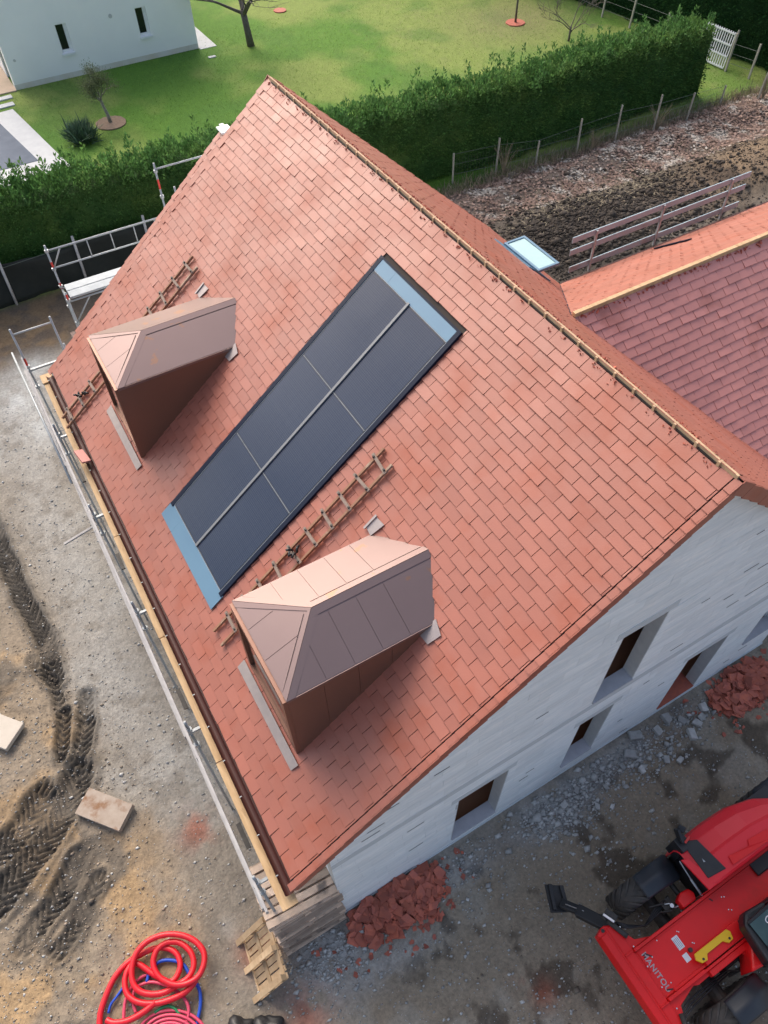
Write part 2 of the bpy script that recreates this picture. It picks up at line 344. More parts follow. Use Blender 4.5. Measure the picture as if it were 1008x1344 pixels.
col=mixc(col,C(.17,.15,.125),sstep(.5,.72,n2)*.55)
# left churned area
lf=sstep(-8.1,-9.,X)*sstep(12,8,Y)+sstep(-7.4,-8.2,X)*sstep(4.3,3.2,Y)*.55
lf=np.clip(lf,0,1)
col=mixc(col,C(.265,.21,.15),lf*.8)
col=mixc(col,C(.42,.275,.135),lf*sstep(.54,.68,fbm(35,X,Y,.8,4))*.6)
col=mixc(col,C(.10,.088,.075),lf*sstep(.56,.72,n4)*.7)
col=mixc(col,C(.038,.036,.034),np.clip(WET*1.3,0,1)*.95); col=mixc(col,C(.085,.078,.07),lf*(1-np.clip(WET,0,1))*np.exp(-(((X+9.9)/1.2)**2+((Y-4.3)/1.1)**2))*.6*sstep(.35,.6,n2+.1))
# bottom right (gable yard)
br=sstep(.6,-.4,Y)*sstep(-7.2,-5.8,X)
col=mixc(col,C(.285,.235,.175),br*.9)
col=mixc(col,C(.20,.155,.11),br*sstep(.45,.65,n1)*.7*sstep(-3.2,-1.5,X))
col=mixc(col,C(.32,.30,.26),br*sstep(.48,.66,n4)*.55)
dn=sstep(.60,.70,fbm(36,X,Y,2.3,3))*br*sstep(-5.6,-4.2,X)
col=mixc(col,C(.07,.055,.042),dn*.75)
for cx,cy,rx,ry,k in ((-5.9,-.35,.75,.5,.8),(-1.0,-.35,1.0,.38,.85),(1.2,-.2,1.6,.25,.6),(-5.2,-.95,1.0,.25,.4),(-3.2,-.3,.8,.3,.4)):
    d=((X-cx)/rx)**2+((Y-cy)/ry)**2
    col=mixc(col,C(.42,.44,.455),np.exp(-d)*k*sstep(.3,.6,n2+.1))
for cx,cy,r in ((-3.05,-2.7,.22),(-7.17,2.9,.35),(-7.0,.4,.35),(-3.3,-2.4,.15),(-6.7,-.9,.4)):
    d=((X-cx)**2+(Y-cy)**2)/r/r; col=mixc(col,C(.36,.10,.055),np.exp(-d)*.6*sstep(.35,.65,n2+.1))
# pale spots by far end
for cx,cy,rx,ry in ((-6.5,18.3,.5,.9),(-7.2,17.0,.5,.7),(-6.9,15.5,.4,.9)):
    d=((X-cx)/rx)**2+((Y-cy)/ry)**2; col=mixc(col,C(.50,.52,.52),np.exp(-d)*.7*sstep(.35,.6,n2+.1))
lbk=sstep(18.2,19.4,Y)*sstep(4,0,X); col=mixc(col,C(.10,.075,.055),lbk*.9); col=mixc(col,C(.22,.15,.085),lbk*sstep(.5,.65,n4)*.7)
# back yard
col=mixc(col,C(.115,.095,.078),BACK*.95)
col=mixc(col,C(.26,.23,.19),BACK*sstep(.56,.66,n1)*sstep(11,13,X)*.6)
blk=np.clip(np.exp(-(((X-12.2)/3.2)**2+((Y-15.0)/2.2)**2))*1.9-.15+.5*(n4-.5),0,1)*sstep(17.6,16.2,Y+.25*(X-12)*-.2)
col=mixc(col,C(.033,.028,.025),BACK*blk)
blk2=np.exp(-(((X-16.5)/2.2)**2+((Y-16.0)/.8)**2)); col=mixc(col,C(.05,.04,.033),BACK*blk2*.8)
col=mixc(col,C(.19,.14,.095),np.clip(HEAP*1.5,0,1)*BACK); col=mixc(col,C(.07,.052,.04),np.clip(HEAP*1.5,0,1)*BACK*sstep(.48,.62,n4))
lit=BACK*sstep(17.0,18.2,Y+.9*(n1-.5)+.09*(X-14)); col=mixc(col,C(.20,.155,.128),lit*.85); col=mixc(col,C(.12,.09,.075),lit*sstep(.5,.62,n4)*.75)
# lawn
g=mixc(np.broadcast_to(C(.095,.205,.028),X.shape+(3,)),C(.20,.265,.065),sstep(.40,.62,n3+.15*(n4-.5)+.1*sstep(8,20,X)))
g=mixc(g,C(.075,.175,.028),sstep(.52,.7,n1)*.55); g=mixc(g,C(.20,.22,.085),sstep(.55,.72,n2)*.35*sstep(10,18,X))
g=mixc(g,C(.20,.17,.10),np.exp(-(((X-23)/4)**2+((Y-33)/3)**2))*.55)
g=mixc(g,C(.12,.14,.06),sstep(21,20.2,Y)*.6)
# worn lawn near big tree
col=mixc(col,g,LAWN)
col*= (0.72+.30*n5+.16*fbm(37,X,Y,12,2))[...,None]
Vg=np.stack([X,Y,H],-1).reshape(-1,3); nx,ny=X.shape
idx=np.arange(nx*ny).reshape(nx,ny); F=np.stack([idx[:-1,:-1],idx[1:,:-1],idx[1:,1:],idx[:-1,1:]],-1).reshape(-1,4)
M_GROUND=mat('ground_soil',(.76,.755,.75),(1.22,1.21,1.19),rough=.93,scale=16,detail=8,attr='soil',bump=.018,bscale=22,spec=.25,c3=None)
ground=npmesh('ground',Vg,F,M_GROUND,smooth=True,col=np.concatenate([col.reshape(-1,3),np.ones((nx*ny,1))],1))
tag(ground,kind='structure')
def gz(x,y):
    h=ground_fields(np.array([[float(x)]]),np.array([[float(y)]]))[0]; return float(h[0,0])
def gza(x,y): return ground_fields(x[None,:],y[None,:])[0][0]

# scattered small stuff on the ground
def rocks(name,px,py,size,m,flat=.6,lift=.25,n=1):
    k=len(px); z=gza(px,py)
    base=np.array([(1,0,0),(0,1,0),(-1,0,0),(0,-1,0),(0,0,1),(0,0,-1)],float)
    fs=np.array([(0,1,4),(1,2,4),(2,3,4),(3,0,4),(1,0,5),(2,1,5),(3,2,5),(0,3,5)])
    v=np.repeat(base[None],k,0)*(1+.5*(rng.random((k,6,1))-.5)*2*.7)+ (rng.random((k,6,3))-.5)*.5
    a=rng.random(k)*6.283; ca,sa=np.cos(a),np.sin(a)
    vx=v[...,0]*ca[:,None]-v[...,1]*sa[:,None]; vy=v[...,0]*sa[:,None]+v[...,1]*ca[:,None]
    s=size[:,None]
    P=np.stack([px[:,None]+vx*s,py[:,None]+vy*s*.75,z[:,None]+v[...,2]*s*flat+s*lift],-1).reshape(-1,3)
    Fi=(fs[None]+6*np.arange(k)[:,None,None]).reshape(-1,3)
    return npmesh(name,P,Fi,m,rnd=np.repeat(rng.random(k),8))
def clusters(cs):
    xs=[];ys=[]
    for cx,cy,rx,ry,n in cs: xs.append(rng.normal(cx,rx,n)); ys.append(rng.normal(cy,ry,n))
    return np.concatenate(xs),np.concatenate(ys)
x=rng.uniform(-11.5,-5.9,5200); y=rng.uniform(-1,17,5200); 
o=rocks('gravel',x,y,rng.gamma(2,.006,5200)+.004,M_STONE); tag(o,'fine pale gravel strewn over the dirt left of the house','gravel',kind='stuff')
x=rng.uniform(-6.5,3.5,4200); y=rng.uniform(-5.2,.05,4200)
o=rocks('gravel',x,y,rng.gamma(2,.006,4200)+.004,M_STONE); tag(o,'fine gravel strewn over the dark yard below the gable wall','gravel',kind='stuff')
x,y=clusters([(-.95,-.45,.45,.22,800),(.55,-.35,.6,.2,420),(1.5,-.55,.6,.22,260),(-5.9,-.4,.4,.25,420),(-3.0,-.3,.5,.2,160),(2.9,-.25,.6,.12,160),(-.2,-1.3,.7,.4,90)])
k=y<.02; x,y=x[k],y[k]; o=rocks('rubble',x,y,rng.gamma(2,.011,len(x))+.008,M_STONE); tag(o,'pale block rubble crumbs scattered along the foot of the gable wall','rubble',kind='stuff')
x,y=clusters([(-9.6,5.5,1.2,1.8,1500),(-8.7,8,.4,2.5,900),(-10.2,2.5,1.,1.,1200),(-2.5,-3,1.8,1.0,800)])
o=rocks('soil_clods',x,y,rng.gamma(2,.005,len(x))+.005,M_CLOD); tag(o,'loose brown soil clods beside the tyre ruts','soil',kind='stuff')
x=rng.normal(13.5,3.3,9500).clip(9.2,22); y=rng.normal(15.0,1.3,9500).clip(12,18.6)
o=rocks('dark_soil_clods',x,y,rng.gamma(2,.018,9500)+.012,M_BLACKS); tag(o,'coarse black soil clods heaped behind the roof window','soil',kind='stuff')
x=rng.normal(21.5,3.2,3500); y=rng.normal(15,1.4,3500)
o=rocks('brown_soil_clods',x,y,rng.gamma(2,.010,3500)+.008,M_CLODB); tag(o,'brown clods on the earth heap beyond the wing','soil',kind='stuff')
# leaf litter
def leaf_cards(name,P,size,m,tilt=.6,parent=None,asp=.55,outd=None,droop=0.,kite=True):
    k=len(P); a=rng.random(k)*6.283
    if outd is None:
        d=np.stack([np.cos(a),np.sin(a),(rng.random(k)-.5)*2*tilt],-1)
    else: d=outd+ (rng.random((k,3))-.5)*tilt*2; d[:,2]-=droop
    d/=np.linalg.norm(d,axis=1)[:,None]
    q=rng.normal(size=(k,3)); 
    if outd is None: q=np.stack([(rng.random(k)-.5)*tilt*1.5,(rng.random(k)-.5)*tilt*1.5,np.ones(k)],-1)
    w=np.cross(d,q); w/=np.linalg.norm(w,axis=1)[:,None]+1e-9
    s=size[:,None]
    V=np.stack([P,P+d*s*.45+w*s*asp/2,P+d*s,P+d*s*.45-w*s*asp/2],1).reshape(-1,3)
    Fi=np.arange(4*k).reshape(k,4)
    return npmesh(name,V,Fi,m,parent,rnd=rng.random(k))
n=42000; x=rng.uniform(9,30,n); y=rng.uniform(15.4,20,n); dens=fbm(50,x[None],y[None],.8,3)[0]
k=(y+.9*(fbm(30,x[None],y[None],.45,5)[0]-.5)+.09*(x-14)>17.2)&(rng.random(n)<.25+1.3*sstep(.35,.6,dens))&(y<19.95); x,y=x[k],y[k]
P=np.stack([x,y,gza(x,y)+.015+.03*rng.random(len(x))],-1)
o=leaf_cards('leaf_litter',P,rng.uniform(.07,.17,len(x)),M_LITTER,tilt=.5,asp=.7); tag(o,'dead brown leaves lying in a band along the wire fence','leaves',kind='stuff')
n=1800; x=rng.normal(15.0,2.6,n); y=rng.normal(17.0,.7,n); P=np.stack([x,y,gza(x,y)+.02],-1)
o=leaf_cards('straw',P,rng.uniform(.1,.3,n),M_STRAW,tilt=.35,asp=.12); tag(o,'pale straw and dry stalks strewn on the earth behind the wing','straw',kind='stuff')
# lawn blades (short tufts)
n=60000; x=rng.uniform(-6,30,n); y=20+20*rng.random(n)**1.4
k=(y>22.6)|((x>3.5)&(y>19.9)); x,y=x[k],y[k]
P=np.stack([x,y,gza(x,y)-.01],-1); n=len(x)
o=leaf_cards('grass',P,rng.uniform(.03,.08,n),M_GRASS,tilt=.45,asp=.25,outd=np.tile([0,0,1.],(n,1))); tag(o,'short uneven lawn grass behind the hedges','grass',kind='stuff')
n=5000; x=rng.uniform(9.5,27,n); y=rng.normal(19.95,.25,n); P=np.stack([x,y,gza(x,y)-.01],-1)
o=leaf_cards('rough_grass',P,rng.uniform(.10,.38,n),M_STRAW,tilt=.5,asp=.07,outd=np.tile([0,0,1.],(n,1))); tag(o,'dry rough grass growing along the foot of the wire fence','grass',kind='stuff')

# ------------------------------------------------------------------ main house geometry
W_,L_,HE,HR=6.119,12.15,4.177,9.013
SL=math.hypot(W_,HR-HE)
nF=Vector((-(HR-HE)/SL,0,W_/SL))        # front slope normal
dF=Vector((-W_/SL,0,-(HR-HE)/SL))
HRB,KB=9.06,.87; WB=5.9; SLB=WB*math.hypot(1,KB)
dB=Vector((1,0,-KB)).normalized(); nB=Vector((KB,0,1)).normalized()
def roofF(u,v,h=0): p=Vector((0,u,HR))+dF*v+nF*h; return p
def roofB(u,v,h=0): return Vector((0,u,HRB))+dB*v+nB*h
house=thing('house','unfinished brick-tiled main house with two bronze dormers and pale block gable','house',(0,6,0))
def tile_verts(w,l,jt):
    """local: x across, y downslope (0..l exposed, upper lap negative), z up"""
    lap=.05; hb=.030+jt[0]; ht=.011
    x0,x1=-w/2+.0045,w/2-.0045; s=jt[1]
    y1=l+jt[2]
    zt0=hb-(hb-ht)*(l+lap)/l
    # slight crown with rounded butt edge
    v=[(x0,-lap,zt0-.004),(x1,-lap,zt0-.004),(x1,y1+s,hb-.016),(x0,y1-s,hb-.016),
       (x0,-lap,zt0+.004),(x1,-lap,zt0+.004),(x1,y1-.006+s,hb+jt[3]),(x0,y1-.006-s,hb-jt[3]),(x0,y1-s,hb-.005-jt[3]),(x1,y1+s,hb-.005+jt[3])]
    f=[(4,5,6,7),(7,6,9,8),(8,9,2,3),(0,3,2,1),(0,4,7,8,3),(1,2,9,6,5),(0,1,5,4)]
    return v,f
def jitter(): return (random.gauss(0,.0025),random.gauss(0,.0022),random.gauss(0,.003),random.gauss(0,.0016))
TW=.315
tile_variants={}
def tile_mesh(w,l,m,k,nm='tile'):
    key=(round(w,3),round(l,3),m.name,k)
    if key not in tile_variants:
        mb=MB(); v,f=tile_verts(w,l,jitter()); mb.add(v,f,random.random())
        me=bpy.data.meshes.new(nm); me.from_pydata(mb.v,[],mb.f); me.update(); a=me.attributes.new('rnd','FLOAT','FACE'); a.data.foreach_set('value',mb.r); me.materials.append(m)
        tile_variants[key]=me
    return tile_variants[key]
def lay_tiles(parent,fn,across,down,normal,rows,u0,u1,joint,m,single,holes=(),big_side=None,name='tile',hidden=None,rest='roof_tiles'):
    """rows: list of (v_top,v_bottom). fn(u,v)->point. single: number of nearest tiles that become objects"""
    L=[]
    for i,(va,vb) in enumerate(rows):
        off=joint[i%2]; k=math.floor((u0-off)/TW); 
        while off+k*TW<u1:
            a=max(off+k*TW,u0); b=min(off+(k+1)*TW,u1); k+=1
            if b-a<.03: continue
            segs=[(a,b)]
            for (ha,hb,hc,hd) in holes:
                if vb>hc+.03 and va<hd-.03:
                    ns=[]
                    for (p,q) in segs:
                        if q<=ha or p>=hb: ns.append((p,q)); continue
                        if p<ha-.02: ns.append((p,ha))
                        if q>hb+.02: ns.append((hb,q))
                    segs=ns
            for (p,q) in segs:
                if hidden and hidden((p+q)/2,(va+vb)/2): continue
                L.append((p,q,va,vb))
    def frame(p,q,va): 
        o=fn((p+q)/2,va); mtx=Matrix.Identity(4)
        for c,vec in enumerate((across,down,normal)):
            for r_ in range(3): mtx[r_][c]=vec[r_]
        mtx.translation=o; return mtx
    seen=[]
    for t in L:
        c=fn((t[0]+t[1])/2,(t[2]+t[3])/2); seen.append((c-CAMP).length)
    if single:
        cand=[i for i,t in enumerate(L) if abs(t[1]-t[0]-TW)<.001 and single[1]((t[0]+t[1])/2,(t[2]+t[3])/2)]
        cand.sort(key=lambda i:seen[i]); one=set(cand[:single[0]])
    else: one=set()
    mb=MB()
    for i,(p,q,va,vb) in enumerate(L):
        M=frame(p,q,va)
        if i in one:
            me=tile_mesh(q-p,vb-va,m,random.randrange(14),name)
            o=bpy.data.objects.new(name,me); link_to(o,parent); o.matrix_basis=M
        else:
            v,f=tile_verts(q-p,vb-va,jitter()); mb.add([M@Vector(a) for a in v],f,random.random())
    r=mb.build(rest,m,parent); tag(r,kind='stuff'); return r
ex=(7.71-.22)/47
rowsF=[(.035,.22)]; _v=.22
while _v<7.62: _n=min(_v+.1525+.0054*_v,7.70); rowsF.append((_v,_n)); _v=_n
DORMERS=[(1.30,2.98),(7.86,9.52)]
def inside_dormer(u,v):
    x=-v*W_/SL
    for a,b in DORMERS:
        if a+.22<u<b-.22 and -5.0<x<-2.95: return True
    return False
ARR=(4.20,6.50,.92,6.74)
def vis_front(u,v):
    x=-v*W_/SL
    for a,b in DORMERS:
        if a-.25<u<b+1.3 and -5.3<x<-2.4: return False
    return True
lay_tiles(house,roofF,(0,-1,0),dF,nF,rowsF,.055,L_-.06,(.24,.085),M_TILE,(300,vis_front),holes=[(ARR[0]+.02,ARR[1]-.02,ARR[2]+.02,ARR[3]-.10)],hidden=inside_dormer)
# back slope
rowsB=[(.03,.20)]+[(.20+.158*k,.20+.158*(k+1)) for k in range(48) if .2+.158*(k+1)<SLB+.02]
RWH=(7.98,9.34,4.10*math.hypot(1,KB)-.35,6.2)
def valley_hidden(u,v):
    x=v/math.hypot(1,KB); z=HRB-KB*x
    wr=7.62-.80*abs(u-4.5)      # wing roof height
    return z<wr-.25 and x>2.2 and 0.2<u<8.9
lay_tiles(house,roofB,(0,1,0),dB,nB,rowsB,.055,L_-.06,(.2,.05),M_TILE,None,holes=[(8.02,9.3,5.2,5.95)],hidden=valley_hidden,rest='back_roof_tiles')
# roof deck under tiles
m=MB()
m.prism([roofF(.0,.03,-.002),roofF(.0,SL-.14,-.002),roofF(L_,SL-.14,-.002),roofF(L_,.03,-.002)],-nF*.10)
m.prism([roofB(.0,.03,-.002),roofB(.0,SLB-.03,-.002),roofB(L_,SLB-.03,-.002),roofB(L_,.03,-.002)],-nB*.10)
m.build('roof_deck',M_UNDER,house)
# verge tiles
def verge(parent,fn,dn,nn,uedge,side,v0,v1,step,m,drop=.17,top=.085,name='verge_tile'):
    k=0; v=v0; vs=[]
    while v<v1-.02:
        jt=random.gauss(0,.002); e=min(v+(.1525+.0054*v if step==ex else step),v1)
        a=fn(uedge,v-.03); S=Vector((0,side,0))
        h0,h1=.014+jt,.036+jt
        mb=MB()
        pA=[fn(uedge,v-.03,h0),fn(uedge,e,h1),fn(uedge-side*top,e,h1),fn(uedge-side*top,v-.03,h0)]
        pB=[fn(uedge,v-.03,h0),fn(uedge,e,h1),fn(uedge,e,h1-drop),fn(uedge,v-.03,h0-drop)]
        ky=.0025*(k%2)+(.006 if fn is roofB else 0); k+=1
        mb.prism(pA,-nn*.012); mb.prism([p+S*(.001+ky) for p in pB],S*.014,)
        mb.r=[random.random()]*len(mb.r)
        o=mb.build(name,m,parent); 
        v=e
verge(house,roofF,dF,nF,-.045,-1,.02,7.72,ex,M_TILE)
verge(house,roofB,dB,nB,-.045,-1,.06,2.4,.32,M_TILE,drop=.20)
verge(house,roofF,dF,nF,L_+.03,1,.02,7.72,ex*2,M_TILE,top=.16)
verge(house,roofB,dB,nB,L_+.03,1,.02,SLB,.32,M_TILE)
# ridge: batten, clips, dark gap, crumbs
m=MB(); m.box((-.012,.02,9.02),(.022,L_-.02,9.075)); m.build('ridge_batten',M_RIDGEW,house)
mg=MB()
yy=.28; kk=0
while yy<L_-.2:
    m=MB(); m.box((-.034,yy-.018,9.00),(.024,yy+.018,9.077)); m.build('ridge_clip',M_RIDGEW,house)
    mg.box((-.034,yy+.03,8.985),(-.014,min(yy+.31,L_-.05),9.030)); yy+=.345
mg.build('ridge_gap_strip',M_BLACKP,house)
m=MB()
for i in range(1000):
    y=random.uniform(.1,L_-.1); 
    if random.random()<.55: p=roofB(y,abs(random.gauss(.03,.035)),.02+random.random()*.03)
    else:
        if (y*3.17)%1>.45: continue
        p=roofF(y,.045+abs(random.gauss(0,.03)),.02+random.random()*.02)
    s=random.uniform(.006,.017); M=Matrix.Translation(p)@Euler((random.random()*3,random.random()*3,random.random()*3)).to_matrix().to_4x4()
    m.box((-s,-s*.7,-s*.25),(s,s*.7,s*.25),random.random(),M)
tag(m.build('broken_tile_crumbs',M_SHARD,house),kind='stuff')
# eave fascia + gutter
m=MB(); m.box((-6.03,.02,3.93),(-6.005,L_-.02,4.13)); m.build('fascia_board',M_GUT,house)
m=MB(); n=9; prof=[(-.068*math.cos(math.pi*k/n)-6.095,-.068*math.sin(math.pi*k/n)+4.115) for k in range(n+1)]
prof2=[(-.063*math.cos(math.pi*k/n)-6.095,-.063*math.sin(math.pi*k/n)+4.119) for k in range(n+1)][::-1]
pl=prof+prof2; m.prism([(a,-.04,b) for a,b in pl],(0,L_+.1,0)); gut=m.build('gutter',M_GUT,house)
for k in range(20):
    y=.25+.62*k
    if y>L_: break
    m=MB(); m.box((-6.168,y-.006,4.117),(-6.13,y+.006,4.124)); m.build('gutter_bracket',M_GALV,gut)
m=MB(); n=16; m.box((-.0,0,0),(.001,.001,.001))
# ---- walls with openings, gable of blocks
def clip(poly,a,b,c):   # keep a*x+b*z<=c
    out=[]
    for i,p in enumerate(poly):
        q=poly[(i+1)%len(poly)]; fp=a*p[0]+b*p[1]-c; fq=a*q[0]+b*q[1]-c
        if fp<=0: out.append(p)
        if (fp<0<fq) or (fq<0<fp): t=fp/(fp-fq); out.append((p[0]+t*(q[0]-p[0]),p[1]+t*(q[1]-p[1])))
    return out
kF=(HR-HE)/W_
OPEN=[(-.50,.40,3.45,5.72,'upper'),(-.54,.26,.50,2.62,'low'),(2.12,3.20,.16,2.40,'door'),(-3.10,-2.06,.32,2.62,'left'),(4.22,5.2,1.0,2.3,'right')]
def under(poly,off=.06): 
    p=clip(poly,-kF,1,HR-off-.10); p=clip(p,KB,1,HRB-off-.12) if len(p)>2 else p; return p
def rects_minus(r,ops):
    out=[r]
    for (a,b,c,d,_) in ops:
        nx=[]
        for (x0,x1,z0,z1) in out:
            if x1<=a or x0>=b or z1<=c or z0>=d: nx.append((x0,x1,z0,z1)); continue
            if z0<c: nx.append((x0,x1,z0,c))
            if z1>d: nx.append((x0,x1,d,z1))
            zz0,zz1=max(z0,c),min(z1,d)
            if x0<a: nx.append((x0,a,zz0,zz1))
            if x1>b: nx.append((b,x1,zz0,zz1))
        out=nx
    return out
XL,XR=-5.42,5.35
m=MB()
for r in rects_minus((XL,XR,-.3,9.2),OPEN):
    p=under([(r[0],r[2]),(r[1],r[2]),(r[1],r[3]),(r[0],r[3])],.0)
    if len(p)>2: m.prism([(a,.150,b) for a,b in p],(0,.22,0))
m.build('gable_wall',M_MORTAR,house)
cells=[]
for k in range(38):
    z0=-.05+.25*k; z1=z0+.25
    if k==13: z1-=0.0
    off=(k%2)*.31+((k*37)%5)*.04-.62
    x=XL+off
    while x<XR:
        cells.append((max(x,XL),min(x+.62,XR),z0,z1)); x+=.62
band=(3.20,3.40)
pieces=[]
for (x0,x1,z0,z1) in cells:
    if x1-x0<.02: continue
    ops=OPEN+[(XL-1,XR+1,band[0],band[1],'b')]+[(a-.14,b+.14,d,d+.2,'l') for a,b,c,d,_ in OPEN[:1]]
    for r in rects_minus((x0,x1,z0,z1),ops):
        if r[1]-r[0]<.03 or r[3]-r[2]<.03: continue
        g=.0018
        p=under([(r[0]+g,r[2]+g),(r[1]-g,r[2]+g),(r[1]-g,r[3]-g),(r[0]+g,r[3]-g)],.0)
        if len(p)>2: pieces.append(p)
pieces.sort(key=lambda p:(p[0][0]>4.6, (Vector((p[0][0],.13,p[0][1]))-CAMP).length))
oj=MB()
for _ in range(60):
    k=random.randrange(1,34); z=-.05+.25*k; x=random.uniform(XL+.1,4.6); w=random.uniform(.12,.34)
    if z>HR-.4-kF*max(abs(x),abs(x+w)) or 3.1<z<3.5 or any(a-.45<x<b+.1 and c-.1<z<d+.25 for a,b,c,d,_n in OPEN): continue
    oj.box((x,.1385,z-.007),(x+w,.1425,z+.007))
mb=MB()
for i,p in enumerate(pieces):
    t=.146-.0025*random.random()
    if i<300:
        q=MB(); q.prism([(a,t,b) for a,b in p],(0,.151-t,0),random.random()); q.build('block',M_BLOCK,house)
    else: mb.prism([(a,t,b) for a,b in p],(0,.151-t,0),random.random())
tag(mb.build('blocks',M_BLOCK,house),kind='stuff'); tag(oj.build('open_joints',M_BEAM if 0 else mat('open_joint_shadow',(.10,.115,.125),rough=.95),house),kind='stuff')
m=MB()
m.prism([(a,.141,b) for a,b in under([(XL,band[0]),(XR,band[0]),(XR,band[1]),(XL,band[1])])],(0,.0095,0)); m.build('ring_beam',M_BEAM,house)
m=MB(); m.box((-.64,.138,5.722),(.54,.1508,5.92)); m.build('lintel',M_BEAM,house)
for (a,b,c,d,nm) in OPEN[1:4]:
    m=MB(); m.box((a-.14,.142,d+.002),(b+.14,.145,d+.19)); m.build('lintel',M_BEAM,house)
for (a,b,c,d,nm) in OPEN:
    w=MB(); w.box((a+.002,.148,c+.0),(a+.02,.372,d-.001)); w.box((b-.02,.148,c+.0),(b-.002,.372,d-.001)); w.box((a+.021,.148,d-.02),(b-.021,.372,d-.002))
    fr=w.build('window_reveal',M_REVEAL,house)
    s=MB()
    if nm=='door': s.box((a+.021,.128,c),(b-.021,.60,c+.03)); s.build('red_tile_threshold',M_SHARD,house)
    else: s.box((a+.021,.120,c),(b-.021,.372,c+.05)); s.build('sill',M_SILL,house)
    s=MB(); s.box((a+.021,.33,d-.07),(b-.021,.37,d-.022)); s.build('window_head',M_WOODG,house)
# plinth strip, hidden walls
m=MB(); m.box((XL-.01,.122,-.3),(XR,.1405,.06)); m.build('plinth',M_BEAM,house)
m=MB(); m.box((XL,.373,-.3),(XL+.2,12.0,4.35)); m.box((XR-.2,.373,-.3),(XR,12.0,4.2)); 
p=under([(XL+.201,-.3),(XR-.201,-.3),(XR-.201,9.2),(XL+.201,9.2)]); m.prism([(a,11.8,b) for a,b in p],(0,.2,0))
m.build('outer_wall',M_BLOCK,house)
m=MB(); m.box((XL+.2,.374,-.2),(XR-.2,11.79,.02)); m.box((XL+.2,.374,3.0),(XR-.2,11.79,3.2)); m.build('floor_slab',M_INT,house)
m=MB(); m.box((XL+.21,.95,.03),(XR-.21,1.05,2.99)); m.box((-3.0,1.2,3.21),(3.0,1.3,6.0)); m.build('inner_wall',M_INT,house)

